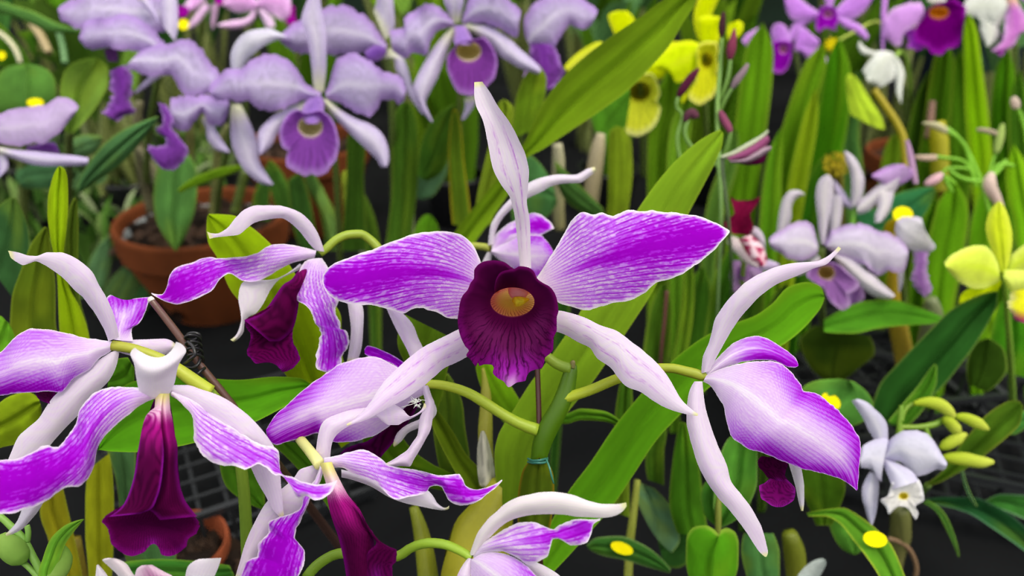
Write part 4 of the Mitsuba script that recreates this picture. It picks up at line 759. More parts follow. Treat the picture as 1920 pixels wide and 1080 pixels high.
pe = thing('orchid_plant', 'orchid plant with upright strap leaves behind the maroon buds at the upper right', 'plant')
SG = C(88, 136, 18)
for sp_, dd_, cc_, ww_ in (
    ('1385,460,26 1400,300,30 1415,180,30 1425,90,26 1430,42,6', [88, 86, 86], SG, .8), ('1455,470,20 1470,330,24 1500,210,24 1530,120,20 1545,80,5', [90, 88], C(92, 138, 20), .8),
    ('1520,420,24 1540,330,28 1560,230,30 1570,140,26 1572,70,6', [92, 90], C(62, 122, 12), .8), ('1480,460,16 1495,350,18 1515,250,16 1530,165,5', [87, 86], C(120, 150, 20), .5),
    ('1440,470,18 1445,400,20 1450,320,16 1465,240,5', [86, 86], C(80, 130, 20), .5), ('1500,480,22 1520,400,26 1540,330,20 1560,280,5', [89, 89], C(40, 90, 14), .6),
    ('1330,470,16 1345,380,18 1370,300,16 1380,240,5', [84, 84], C(74, 110, 40), .5), ('1600,330,20 1590,250,22 1600,180,20 1610,130,5', [96, 96], C(66, 110, 50), .6),
    ('1240,250,26 1255,200,30 1260,160,26 1250,125,6', [80, 80], C(92, 134, 22), .7), ('1270,300,20 1275,250,20 1285,200,14 1290,160,4', [78, 78], C(80, 124, 26), .5)):
    leaf(pe, *rooted(sp_, dd_), cc_, .6, ww_, keel=.6, step=6)
leaf2(pe, '1595,215 1588,180 1586,150 1592,138 1598,140', '1660,242 1655,225 1635,190 1615,158 1602,141', [86, 86], leafc(C(170, 200, 50)), None, .6, mid='1635,236 1622,205 1606,172 1600,142')
part(pe, 'cane', tube('1638,168,6 1660,200,7 1680,230,7 1694,262,7 1700,330,7', [90, 90], C(164, 150, 20)), st)

pk = thing('orchid_plant', 'tall orchid plant with one bright narrow leaf under the white and magenta flower', 'plant')
for sp_, dd_, cc_ in (
    ('1850,420,22 1842,330,22 1832,220,22 1824,120,17 1818,50,14 1815,24,5', [92, 90], C(118, 170, 12)), ('1735,400,22 1745,300,24 1760,200,24 1770,110,20 1775,70,5', [96, 95], C(66, 106, 16)),
    ('1700,400,18 1715,300,20 1725,220,18 1745,130,5', [98, 98], C(62, 98, 20)), ('1790,420,20 1800,320,24 1802,220,22 1800,130,16 1798,90,5', [97, 96], C(72, 118, 18)),
    ('1880,420,24 1885,320,26 1880,220,24 1885,130,18 1890,90,5', [98, 96], C(66, 122, 14)), ('1920,420,20 1915,320,22 1910,220,20 1912,130,5', [94, 94], C(60, 104, 20)),
    ('1760,560,30 1770,480,36 1785,400,32 1790,340,8', [80, 80], C(88, 140, 18)), ('1840,480,26 1850,420,30 1870,350,28 1890,300,8', [82, 82], C(84, 146, 16)),
    ('1720,560,18 1730,480,20 1745,420,18 1755,370,5', [82, 82], C(80, 130, 20)), ('1890,700,40 1900,640,44 1900,580,30 1895,540,6', [64, 64], C(60, 122, 20)),
    ('1925,420,24 1915,370,26 1905,310,20 1900,270,5', [80, 80], C(110, 170, 20)), ('1660,380,16 1670,310,18 1680,250,12', [95, 95], C(84, 116, 20))):
    leaf(pk, *rooted(sp_, dd_), cc_, .6, .7, keel=.6, step=6)
part(pk, 'pseudobulb', tube('1758,228,12 1760,260,16 1762,300,16 1760,360,14', [92, 94], C(170, 164, 16), C(140, 140, 30), 14), st)
part(pk, 'cane', tube('1748,190,6 1745,220,7 1740,260,7', [94, 94], C(130, 96, 80)), st)

# thin stalks with small pale buds at the right
bs = thing('bud_spray', 'thin green stalks with small pinkish buds at the right edge', 'bud spray')
for i_, (sp_, b_, bc_) in enumerate((
    ('1830,350,4 1822,320,4 1812,280,4.5 1795,258,4 1775,247,4', '1775,247,5 1755,236,7 1740,232,4 1730,231,2', C(206, 200, 160)),
    ('1855,325,3 1862,300,3 1868,285,3', '1868,287,4 1874,260,8 1880,232,3', C(176, 200, 110)), ('1870,255,3 1876,270,3', '1876,256,2 1860,248,5 1832,243,3', C(190, 176, 150)),
    ('1925,270,4 1915,220,4 1906,202,4', '1906,204,5 1903,192,8 1899,182,4', C(226, 206, 190)), ('1830,350,4 1800,300,3.5 1770,296,3.5 1755,294,4', '1755,295,5 1735,296,6 1715,294,3', C(214, 190, 170)),
    ('1840,330,3 1800,315,3 1780,315,3 1765,328,3', '1766,326,4 1752,337,9 1735,346,4', C(232, 190, 200)), ('1900,312,4 1875,308,4 1864,318,4 1860,330,4', '1860,324,5 1855,345,12 1868,372,9 1880,395,4', C(232, 208, 196)),
    ('1885,300,4 1860,330,5 1840,340,5 1780,320,4', None, None), ('1775,240,4 1800,262,4 1822,300,4.5 1850,380,5 1870,460,5', None, None), ('1790,345,4 1770,330,4 1785,360,4', None, None))):
    part(bs, 'stalk', tube(sp_, 72, C(120, 180, 30), C(110, 170, 30), 8, 16), st)
    if b_: part(bs, 'bud', tube(b_, 71.6, bc_, bc_ * .95, 10, 14), 'petal_mat')

bb = thing('bud_spray', 'cluster of plump yellow-green buds beside the small white flower', 'bud spray')
bg, bg2 = C(170, 192, 50), C(206, 216, 90)
for sp_ in ('1714,757,4 1735,754,9 1757,757,12 1775,768,11 1788,782,5', '1768,784,4 1778,790,10 1790,802,11 1798,812,5', '1792,781,4 1808,783,9 1830,792,11 1846,801,7 1854,805,2', '1763,841,4 1775,834,10 1792,824,11 1805,816,7 1812,814,3', '1768,858,5 1785,859,11 1810,861,13 1840,866,11 1862,866,4'):
    part(bb, 'bud', tube(sp_, 48, bg, bg2, 14, 20), 'petal_mat')
for sp_ in ('1687,800,5 1715,801,5 1747,797,6 1775,785,5 1792,781,4', '1690,800,5 1685,820,5 1690,760,4', '1768,858,5 1755,850,5 1745,830,5 1735,800,5', '1714,757,4 1700,765,4 1690,790,5', '1687,800,5 1682,830,5 1680,860,5 1684,900,5'):
    part(bb, 'stalk', tube(sp_, 48.4 if sp_[:3] != '168' or '1684' not in sp_ else [48.4, 54, 64, 74], C(120, 150, 40), C(110, 150, 40), 8, 16), st)

bl = thing('bud_spray', 'green stalk with oval buds in the lower left corner', 'bud spray')
for sp_ in ('5,1000,5 12,1015,18 24,1030,23 38,1046,19 46,1056,5', '100,1085,14 118,1050,16 112,1020,4'):
    part(bl, 'bud', tube(sp_, 30, C(150, 186, 90), C(126, 170, 70), 16, 22), 'petal_mat')
for sp_ in ('-20,955,6 0,968,6 22,988,6.5 43,1010,7 62,1045,7 78,1075,7 100,1130,7', '50,985,5 53,1000,5 50,1015,6', '40,1052,5 52,1062,5 72,1082,6 95,1110,6'):
    part(bl, 'stalk', tube(sp_, 30.3, C(124, 168, 70), C(110, 156, 60), 10, 18), st)
part(bl, 'leaf', sheet('72,1110 72,1075 80,1047 93,1013 112,992 127,982 157,973', '102,1110 104,1075 113,1047 123,1020 135,1002 147,987 158,974', [30, 29.6, 29.4], None, .1, leafc(C(110, 172, 50)), 3, keel=.15), lm)
part(bl, 'stalk', tube('100,1128,7 110,1200,7 120,1400,7 124,1600,7', [30.4, 33], C(110, 156, 60)), st)

for sp_, dd_, cc_ in (('1222,720,18 1230,660,24 1238,590,22 1246,530,6', [60, 62], C(62, 96, 22)), ('1290,720,20 1296,640,28 1308,560,26 1318,500,6', [62, 64], C(50, 90, 20)), ('1335,660,18 1345,590,24 1362,520,22 1375,460,6', [64, 66], C(46, 86, 18)),
                      ('1400,640,20 1405,590,26 1412,540,22 1415,500,6', [66, 68], C(40, 74, 18)), ('1265,700,10 1280,640,13 1290,560,12 1293,480,4', [58, 60], C(80, 116, 24)), ('1180,860,16 1170,800,18 1172,740,14 1178,690,4', [46, 48], C(56, 92, 20)),
                      ('700,470,14 690,420,16 672,370,14 660,340,4', [78, 78], C(60, 96, 30)), ('1060,520,16 1085,460,20 1100,420,16 1110,390,4', [70, 70], C(44, 84, 28)), ('1440,640,16 1452,600,20 1466,560,18 1475,530,4', [68, 68], C(50, 80, 22))):
    leaf(pe if int(sp_[:4].split(',')[0]) > 1000 else pd, *rooted(sp_, dd_), cc_, .4, .6, keel=.5, step=6)
part(pe, 'cane', tube('1250,545,4 1246,600,4 1240,660,4 1238,720,4', [59, 60], C(90, 50, 40), C(70, 40, 34)), st)
# ---------------------------------------------------------------- the flowers behind: lilac, pink, yellow, white
LI, LIE, LIM = C(196, 180, 222), C(172, 136, 206), C(228, 222, 240)
lil = plain(LI, LIE, None, LIM, .16, ew=5.5)
lils = plain(C(214, 204, 230), C(196, 180, 222), None, C(226, 220, 234), .06, root=C(224, 228, 190))
liplil = plain(C(124, 62, 160), C(176, 136, 208), None, C(104, 40, 140), .25, ew=2.0)
def disc_lip(fl, O, cx, cy, ax, ay, d, depth, body, edge, thr, inn=None, label=None, step=4):
    """a flared lip seen from the front with its throat"""
    def co(A, R, th, dx, dy, rad):
        ve = lines(th, 5.5, R * .5, 7, .3, .5)
        c = mix(np.broadcast_to(body, R.shape + (3,)) * (1 - .25 * ve * sm(.1, .4, R))[..., None], edge, .9 * sm(.72, 1.0, R))
        return mix(c, thr, sm(.10, .0, R))
    def ci(A, Q, th):
        return mix(np.broadcast_to(thr, Q.shape + (3,)), thr * .8 if inn is None else inn, sm(.1, .9, Q))
    limb_, tub_ = trumpet(O, cx, cy, ax, ay, ay * .9, [d] * 9, d + depth, d + depth * 3, co, ci, step=step, over=(0, 0), fr=.25)
    k = part(fl, 'lip', limb_, pm, label)
    part(k, 'throat', tub_, pm)
    return k
def pet(fl, L, R, d, pig, dR=None, M=.4, name='petal', step=4.5, **k):
    return part(fl, name, sheet(L, R, d, dR, M, pig, step, **k), pm)
def hold(fl, sp, d, col=C(112, 136, 60)):
    return part(fl, 'stalk', tube(sp, d, col, col * .85, 8, 16), st)

g1 = thing(FL, 'lilac orchid flower facing the viewer left of the top centre, violet lip with cream throat', 'flower')
pet(g1, '588,172 585,133 580,92 573,63 565,37 572,10 580,-8 592,-32', '607,172 612,117 612,75 608,42 602,10 600,-12 594,-33', [62.5, 61, 61], lils, M=.3, name='sepal', keel=.2)
pet(g1, '602,172 577,160 560,133 540,113 510,102 483,107 467,115 447,130 434,128 422,131 408,146 397,157 391,173', '602,186 567,188 540,201 507,210 480,203 467,189 443,190 430,187 417,190 404,187 396,178', [62.5, 61, 60.5, 61], lil, [62.6, 61.4, 60.6, 61], .6, jag=6, ruffle=1.1, rf=7)
pet(g1, '610,172 617,158 622,133 640,105 670,102 690,110 717,133 740,137 748,142 755,150 761,166', '612,186 640,194 660,206 690,217 698,214 707,203 717,188 737,188 750,196 759,186', [62.5, 61.2, 60.4, 61], lil, [62.6, 61.6, 61, 61], .6, jag=6, ruffle=1.1, rf=7)
pet(g1, '578,190 556,197 533,207 514,216 500,228 488,241 483,255 484,272 486,289', '582,206 560,215 540,228 527,241 518,254 512,268 503,280 490,291', [62.8, 62.4, 62], lils, M=.5, name='sepal')
pet(g1, '612,182 640,207 673,225 690,231 713,247 724,265 729,284 730,298 726,312', '604,192 622,214 640,234 663,257 690,283 707,300 717,314 723,314', [62.7, 61.8, 61, 61], lils, M=.6, name='sepal')
pet(g1, '590,180 574,190 566,208 568,222 574,232', '602,180 608,192 607,208 602,222 596,232', [62.4, 61, 60], plain(C(146, 108, 190), LIE), M=.5, name='lip_tube')
disc_lip(g1, '560,205 575,212 600,206 610,212 618,218 630,240 636,273 633,288 630,300 620,312 613,323 593,330 584,326 573,331 562,326 553,322 545,317 537,311 536,297 540,284 530,277 526,266 523,252 525,240 530,228 537,217 548,208 560,205', 582, 236, 22, 18, 59.6, 1.0, C(128, 66, 160), C(178, 140, 210), C(226, 216, 176), C(206, 196, 140))
hold(g1, '606,184,6 620,230,6 628,300,6 634,400,6 640,520,6', [63, 66, 72, 82])

g7 = thing(FL, 'lilac flower whose white sepal curls over like a hook, left of the facing lilac flower', 'flower')
pet(g7, '436,150 433,125 432,108 437,88 452,67 470,57 488,54 503,53 520,59 537,68', '452,150 455,130 463,113 475,102 492,88 503,82 512,78 524,74 535,72', [65, 64, 63, 63], plain(C(232, 230, 242), C(214, 208, 232)), M=.4, name='sepal')
pet(g7, '434,195 432,220 432,250 434,268 444,295 457,318 472,332 485,342 508,348', '452,196 465,222 474,242 481,262 484,280 485,296 491,312 500,326 513,345', [65, 64.4, 64], lils, M=.5, name='sepal')
pet(g7, '320,184 345,181 367,180 385,178 400,180 416,183 430,190', '316,236 330,242 347,246 358,236 367,226 380,213 386,222 393,233 403,237 413,238 421,226 428,212', [63.5, 63, 63], lil, [64, 63, 63.4], .6, jag=6, ruffle=1.1, rf=7)
pet(g7, '385,215 378,225 386,240 388,258 397,272 410,283 430,287', '402,215 404,228 404,240 412,255 420,268 426,276 431,285', [64.5, 64.2, 64], lils, M=.3, name='sepal')
pet(g7, '296,192 300,205 305,220 303,233 292,243 300,252 310,258 311,270 296,275 280,273 276,280', '311,196 318,208 325,223 321,240 330,250 338,260 347,270 352,284 346,298 338,311 318,318', [63, 62.4, 62, 62], liplil, M=.5, name='lip', jag=8, ruffle=.9, rf=8)
pet(g7, '276,278 284,292 292,304 300,313', '338,308 332,315 322,319 306,317', [62.2, 62], liplil, M=.2, name='lip_edge', jag=4)
hold(g7, '440,170,6 430,260,6 415,330,6 405,430,6', [66, 72, 80, 90])

g2 = thing(FL, 'lilac flower in side view at the top left, broad overlapping petals', 'flower')
pet(g2, '300,-10 240,-20 180,-22 142,-2 125,5 112,12 108,18', '310,60 260,62 217,55 190,52 165,52 148,55 137,51 115,38 109,22', [68, 67.4, 67, 67], lil, [68, 67, 66.4, 66.8], .6, jag=6, ruffle=1.1, rf=7)
pet(g2, '320,100 298,67 275,44 255,33 233,26 217,30 200,33 183,35 168,37 157,41 155,50 148,70', '318,112 280,100 242,94 217,93 200,89 191,91 183,93 172,93 163,90 156,83 149,76', [66.5, 65.6, 65.4, 66], lil, [66.5, 65.4, 65, 65.8], .6, jag=6, ruffle=1.1, rf=7)
pet(g2, '258,100 290,84 327,80 340,73 353,73 363,79 373,87 383,99 390,113 400,124 410,133 414,147', '232,128 253,134 268,139 283,143 300,142 317,141 332,158 347,177 360,179 373,178 390,174 408,160', [65.4, 64.6, 64.2], lil, [65, 64, 63.8], .7, jag=6, ruffle=.9, rf=7)
pet(g2, '320,-30 300,-20 302,10 303,30 305,48', '345,-30 332,-10 334,20 334,45 328,78', [67, 66.6, 66.4], lils, M=.3, name='sepal')
pet(g2, '255,-10 262,5 278,22 295,42', '270,-12 283,2 292,20 298,40', [66, 66], lils, M=.3, name='sepal')
pet(g2, '300,132 285,140 268,155 252,172', '308,142 290,152 275,163 256,177', [66.6, 66.8], lils, M=.2, name='sepal')
pet(g2, '206,133 208,157 210,180 205,192 202,202 190,211', '232,122 240,128 247,140 249,154 248,168 243,187 247,197 254,207 243,214 232,218 222,227', [66, 65.6, 65.4], liplil, M=.7, name='lip', jag=8, ruffle=.9, rf=8)
pet(g2, '190,208 200,217 210,223', '236,214 230,221 220,228', [65.4, 65.2], liplil, M=.1, name='lip_edge', jag=4)
pet(g2, '195,92 198,104 203,115', '217,88 221,100 222,116', [67, 67], plain(C(96, 56, 110)), M=.3, name='lip_tube')
hold(g2, '310,95,6 290,180,6 278,260,6 275,340,6', [67, 74, 82, 90])

g6 = thing(FL, 'pale lilac flower cut by the left edge, petal rising beside a round leaf', 'flower')
pet(g6, '-30,225 0,213 33,203 60,200 83,197 97,189 110,181 122,183 133,187 148,200', '-30,262 0,268 33,274 50,271 67,267 77,270 87,266 110,250 120,238 130,226 140,214', [60, 59.4, 59, 59], plain(C(202, 180, 222), C(182, 150, 206), None, C(218, 204, 230)), [60, 59, 58.4, 58.8], .5, jag=3, ruffle=.4)
pet(g6, '-20,272 0,276 30,281 67,284 100,288 133,291 166,296', '-20,280 5,290 20,295 45,304 67,310 95,312 117,311 140,311 164,309', [59.4, 58.6, 58.2], lils, M=.4, name='sepal')
pet(g6, '50,275 70,270 85,266 100,266 106,272', '50,284 70,285 90,287 105,288 113,287', [60, 60], liplil, M=.3, name='lip')
pet(g6, '-20,285 -5,300 -2,320 -5,335', '-5,288 14,298 16,310 2,330', [59.6, 59.4], lils, M=.2, name='sepal')
hold(g6, '-25,270,6 -40,330,6 -45,420,6', [60, 66, 76])

g3 = thing(FL, 'lilac flower facing the viewer at the top centre, violet lip above the tall white sepal', 'flower')
pet(g3, '848,44 840,20 832,0 833,-30 845,-70', '862,42 866,20 870,0 868,-35 850,-72', [66.4, 65, 65], lils, M=.3, name='sepal', keel=.2)
pet(g3, '850,38 827,17 815,8 803,6 788,12 773,20 764,26 757,34 758,50 745,53 730,57', '852,50 827,54 815,65 807,78 803,94 798,107 785,100 773,97 763,111 750,104 736,97', [66.4, 65, 64.4, 65], lil, [66.4, 65.4, 65, 65], .6, jag=6, ruffle=1.1, rf=7)
pet(g3, '866,38 872,18 880,-2 900,-18 930,-18 955,0 977,20', '868,46 885,42 900,42 918,46 940,54 955,66 968,70 973,48', [66.4, 65, 64.4, 65], lil, [66.4, 65.6, 65, 65], .6, jag=6, ruffle=1.1, rf=7)
pet(g3, '848,50 830,68 813,90 800,110 787,133 779,150 774,167 790,205 808,229', '858,52 850,72 840,93 830,120 820,147 808,170 798,193 804,210 812,228', [66.6, 66, 65.4, 65.4], lils, M=.6, name='sepal')
pet(g3, '868,42 890,46 907,48 925,54 940,63 958,75 973,90 986,101 997,111 1008,121 1015,131', '866,54 880,58 902,70 923,84 932,96 940,107 956,117 973,127 990,133 1010,139', [66.6, 65.8, 65.2, 65], lils, M=.6, name='sepal')
pet(g3, '850,48 853,60 851,76 853,84', '872,48 880,62 886,76 884,84', [66, 64.6, 64], plain(C(156, 120, 200), LIE), M=.5, name='lip_tube')
disc_lip(g3, '857,83 867,77 887,74 907,70 915,77 923,87 930,102 933,117 931,132 927,147 917,158 907,168 895,175 883,180 872,178 860,174 850,160 843,143 838,128 838,110 846,95 857,83', 878, 95, 23, 17, 63.4, 1.0, C(124, 58, 150), C(170, 124, 200), C(224, 212, 164), C(196, 180, 110))
pet(g3, '870,185 872,200 868,215 865,224', '892,180 890,195 882,210 870,225', [66.6, 66.8], lils, M=.2, name='sepal')
hold(g3, '858,50,6 862,140,6 862,260,6 860,420,6', [67, 70, 76, 84])

g5 = thing(FL, 'lilac flower turned sideways between the two facing ones at the top', 'flower')
pet(g5, '726,84 712,64 697,40 684,30 670,23 655,15 637,10 620,10 600,18 575,34 545,48 524,70', '724,94 700,97 670,99 640,103 620,104 600,100 580,98 560,100 545,92 527,80', [70, 69, 68.4, 68], lil, [70, 69.4, 69, 68.4], .8, jag=6, ruffle=.9, rf=7)
pet(g5, '722,88 705,84 692,90 684,98', '726,98 718,108 704,115 692,116', [69, 68.6], plain(C(112, 70, 160), C(150, 110, 190)), M=.3, name='lip_tube')
pet(g5, '718,95 722,110 738,110 742,130 754,150 764,175 780,200 792,215', '745,88 750,100 758,112 765,130 770,150 776,172 786,195 796,213', [70, 69.4, 69], lils, M=.4, name='sepal')
pet(g5, '700,20 706,0 705,-20', '722,75 740,45 738,10 735,-20', [70, 69.4, 69], lils, M=.3, name='sepal')
hold(g5, '726,92,6 734,160,6 736,260,6 738,420,6', [70.4, 73, 78, 86])

g4 = thing(FL, 'lilac flower at the top right of the centre, half hidden behind its neighbour', 'flower')
pet(g4, '985,70 982,40 990,20 1010,0 1040,-12 1075,-10 1107,7 1121,20', '995,90 1018,90 1040,87 1047,76 1053,66 1061,55 1070,47 1082,52 1093,55 1104,51 1112,42', [70, 69, 69], lil, [70, 68.6, 68.6], .6, jag=3, ruffle=.5)
pet(g4, '992,82 994,98 993,110 987,126 983,143 986,158 990,171', '1030,82 1042,90 1047,103 1051,118 1058,133 1052,146 1043,158 1030,168 1017,175', [69, 68.4, 68], liplil, M=.6, name='lip', jag=6, ruffle=.9, rf=7)
pet(g4, '988,168 1000,173 1010,176', '1040,156 1030,167 1018,176', [68, 68], liplil, M=.1, name='lip_edge', jag=3)
hold(g4, '1000,60,6 985,150,6 975,260,6 965,400,6', [70.6, 74, 80, 86])

PK, PKE = C(236, 180, 240), C(246, 214, 246)
pink = plain(PK, PKE, None, C(238, 160, 240), .1)
p1 = thing(FL, 'pink orchid flower with a magenta lip at the top left edge of the picture', 'flower')
pet(p1, '360,-20 352,0 345,10 338,18', '400,-20 385,0 372,14 352,24', [100, 99], pink, M=.6)
pet(p1, '385,5 370,22 358,38 350,50', '396,14 384,28 372,44 356,55', [99, 98.6], plain(C(226, 180, 226), PKE), M=.4, name='sepal')
pet(p1, '398,6 396,24 395,40 398,56', '410,8 408,26 404,42 400,56', [100, 100], plain(C(220, 180, 216)), M=.3, name='sepal')
pet(p1, '332,10 329,20 334,32', '352,12 354,24 346,34', [98, 97.6], plain(C(150, 10, 150)), M=.4, name='lip')
pet(p1, '402,-10 404,4 410,10', '420,-10 416,6 413,11', [98.4, 98], plain(C(170, 10, 160)), M=.3, name='lip_edge')
p2 = thing(FL, 'pink orchid flower in side view at the top, left of the lilac flowers', 'flower')
pet(p2, '482,8 470,-18 440,-25 420,-5 416,8', '480,18 462,22 448,24 435,20 420,12', [100, 99], pink, M=.7, ruffle=.5)
pet(p2, '480,4 500,-20 530,-25 545,0 546,15', '484,16 500,22 515,30 530,38 542,36', [100, 99], pink, M=.7, ruffle=.5)
pet(p2, '475,16 468,28 455,36 438,38 422,41 408,46', '480,24 477,36 466,47 450,53 435,54 410,50', [99.6, 98.6], plain(C(240, 190, 240), PKE), M=.6, name='sepal')
pet(p2, '480,18 488,28 494,40 500,52', '492,18 502,26 512,36 516,50', [99.6, 99], plain(C(232, 200, 236), PKE), M=.4, name='sepal')
pet(p2, '545,10 540,25 536,40 545,50', '553,12 553,28 557,42 558,50', [99, 98.6], plain(C(160, 8, 150)), M=.3, name='lip')
hold(p2, '480,18,4 470,80,4 462,150,4 460,260,5', [101, 108, 114, 120])
hold(p1, '385,0,4 375,70,4 372,140,4 370,240,5', [101, 108, 114, 120])

YE, YL = C(222, 238, 4), C(234, 242, 40)
yel = plain(YE, YL, None, C(188, 208, 10), .06)
y1 = thing(FL, 'bright yellow orchid flower behind the maroon buds at the upper right', 'flower')
pet(y1, '1316,84 1304,60 1300,36 1306,5 1320,-20', '1326,84 1330,50 1336,24 1346,2 1355,-20', [78, 77], yel, M=.5, name='sepal')
pet(y1, '1318,82 1310,58 1308,36 1320,30 1335,30 1349,31', '1322,96 1335,92 1345,84 1349,70 1352,55 1350,40', [77.6, 76.6], yel, M=.4)
pet(y1, '1316,84 1290,76 1263,82 1240,98 1217,118', '1318,100 1308,120 1304,138 1286,150 1268,155 1258,140 1235,130', [77.6, 76.6, 76.4], plain(C(206, 230, 12), YL, None, C(206, 220, 40)), M=.6)
pet(y1, '1312,92 1300,130 1288,160 1276,190', '1320,96 1312,130 1300,165 1282,194', [77.8, 77.6], yel, M=.3, name='sepal')
disc_lip(y1, '1310,84 1325,78 1344,80 1347,95 1344,110 1347,125 1344,138 1350,152 1343,170 1336,183 1325,190 1313,197 1300,192 1291,182 1297,166 1305,155 1304,138 1308,120 1306,100 1310,84', 1325, 112, 12, 14, 75.6, 1.2, C(212, 216, 30), C(232, 230, 120), C(178, 168, 14), C(190, 180, 20))
pet(y1, '1366,45 1363,60 1366,76', '1385,38 1394,46 1384,70', [79, 79], yel, M=.3)
hold(y1, '1318,96,5 1322,180,5 1325,280,5', [78.6, 82, 88])
y2 = thing(FL, 'yellow orchid flower behind the very large leaf, frilled lip with an olive throat', 'flower')
pet(y2, '1190,140 1150,110 1125,78 1090,95 1058,125', '1195,150 1160,150 1120,150 1090,150 1062,135', [81, 80], plain(C(206, 212, 60), YL), M=.5)
pet(y2, '1205,136 1210,110 1230,90 1260,78 1290,78', '1210,146 1230,150 1255,140 1275,120 1292,90', [81, 80], yel, M=.5)
pet(y2, '1196,138 1150,60 1140,30 1160,20', '1204,138 1180,70 1190,40 1175,20', [81.4, 81], yel, M=.3, name='sepal')
disc_lip(y2, '1185,142 1197,139 1220,137 1229,146 1235,160 1238,176 1232,190 1239,202 1237,215 1231,230 1221,243 1208,251 1193,256 1179,252 1167,247 1163,238 1156,228 1147,217 1152,204 1149,190 1158,174 1172,160 1185,142', 1199, 170, 20, 18, 78.6, 1.6, C(206, 214, 50), C(232, 234, 150), C(140, 136, 16), C(150, 146, 20))
hold(y2, '1200,150,5 1204,230,5 1206,330,5', [81.6, 86, 92])

PU, PUE = C(206, 136, 238), C(222, 170, 244)
pur = plain(PU, PUE, None, None, .08)
u1 = thing(FL, 'small bright mauve orchid flower at the upper right, lower one of the pair', 'flower')
pet(u1, '1440,78 1438,60 1430,48 1415,55 1400,64 1391,76', '1444,88 1432,90 1422,92 1415,90 1407,92 1396,84', [94, 93], plain(C(186, 126, 206), PUE), M=.4)
pet(u1, '1450,78 1446,58 1450,48 1457,43', '1484,78 1480,62 1472,48 1460,43', [94, 93.4], pur, M=.4, name='sepal')
pet(u1, '1490,85 1494,65 1498,50 1508,52 1522,64 1535,74', '1492,98 1505,96 1516,92 1524,92 1531,90 1537,82', [94, 93.4], pur, M=.3)
pet(u1, '1496,84 1515,86 1537,90 1550,108 1565,126', '1498,96 1507,103 1522,120 1547,132 1564,130', [94, 93.6], pur, M=.4, name='sepal')
pet(u1, '1446,94 1425,104 1412,112 1398,124', '1450,104 1430,114 1416,120 1400,126', [94.4, 94.6], plain(C(170, 120, 186)), M=.3, name='sepal')
disc_lip(u1, '1445,80 1463,76 1483,78 1485,94 1483,108 1480,120 1475,130 1463,138 1455,137 1447,132 1438,122 1444,106 1443,92 1445,80', 1469, 92, 7, 7, 92.6, .6, C(130, 6, 160), C(196, 110, 224), C(226, 150, 200))
u2 = thing(FL, 'small bright mauve orchid flower at the upper right, upper one of the pair', 'flower')
pet(u2, '1535,22 1510,5 1485,-15 1470,-20', '1532,34 1510,38 1490,38 1472,10', [94.6, 94], pur, M=.4)
pet(u2, '1566,20 1590,-5 1620,-18 1640,-10', '1568,32 1595,36 1612,28 1632,5', [94.6, 94], pur, M=.4)
pet(u2, '1550,12 1545,-10 1548,-30', '1560,12 1566,-10 1560,-30', [94.8, 94.4], pur, M=.3, name='sepal')
pet(u2, '1572,26 1590,36 1612,46 1629,68', '1568,38 1580,50 1600,60 1624,77', [94.6, 94], pur, M=.4, name='sepal')
pet(u2, '1530,28 1505,36 1490,42 1478,75', '1534,38 1515,44 1500,56 1490,76', [94.8, 95], pur, M=.3, name='sepal')
disc_lip(u2, '1538,14 1552,11 1567,15 1571,28 1572,42 1566,50 1570,58 1556,54 1546,52 1536,60 1529,52 1531,36 1535,24 1538,14', 1553, 26, 9, 7, 93, .6, C(140, 8, 170), C(200, 116, 232), C(226, 150, 210))
hold(u1, '1490,92,4 1500,150,4 1505,250,4 1505,380,5', [95.6, 98, 102, 106])
hold(u2, '1552,30,4 1556,100,4 1555,200,4 1550,350,5', [96, 99, 104, 110])

w1 = thing(FL, 'pink and white orchid flower with a large magenta lip at the upper right', 'flower')
wht = plain(C(232, 236, 226), C(240, 242, 236), None, C(220, 224, 208), .08)
pet(w1, '1655,60 1658,38 1670,20 1700,7 1723,3 1732,15', '1658,72 1667,76 1680,86 1690,84 1693,66 1707,54 1722,44 1733,32', [93, 92, 91.6], plain(C(220, 160, 240), C(232, 190, 244)), M=.6, jag=4, ruffle=.6)
pet(w1, '1655,-10 1652,30 1652,70 1653,105', '1666,-10 1662,30 1660,70 1655,106', [93.4, 93], plain(C(216, 150, 240)), M=.3, name='sepal')
pet(w1, '1690,60 1700,72 1702,85 1718,96', '1712,52 1722,60 1732,80 1736,90', [92.6, 92], plain(C(190, 60, 226), C(220, 130, 240)), M=.3, name='lip_edge', jag=8, ruffle=.9, rf=8)
disc_lip(w1, '1738,17 1750,10 1763,5 1775,3 1788,-2 1800,6 1812,15 1809,33 1808,55 1803,72 1796,86 1785,91 1775,93 1769,100 1763,104 1755,102 1747,100 1738,88 1728,84 1716,78 1714,62 1718,50 1724,42 1733,32 1738,17', 1760, 22, 18, 10, 90.6, .8, C(104, 0, 110), C(160, 30, 176), C(206, 130, 20), C(220, 150, 30))
pet(w1, '1800,20 1812,0 1840,-25 1870,-20 1890,8', '1805,30 1833,33 1842,42 1860,45 1870,50 1880,40 1888,20', [92.6, 92], wht, M=.5, jag=6, ruffle=1.1, rf=7)
pet(w1, '1838,40 1838,55 1842,68 1850,87', '1862,42 1870,50 1876,63 1868,78 1853,88', [92.6, 92.4], wht, M=.4, name='sepal', jag=3)
pet(w1, '1775,-2 1760,-10 1740,-12', '1770,6 1750,6 1738,2', [93, 92.8], wht, M=.2, name='sepal')
hold(w1, '1668,70,4 1690,140,4 1700,240,5 1704,340,5', [94, 98, 102, 106])
w4 = thing(FL, 'orchid flower with a peach and mauve frilled lip cut by the right edge', 'flower')
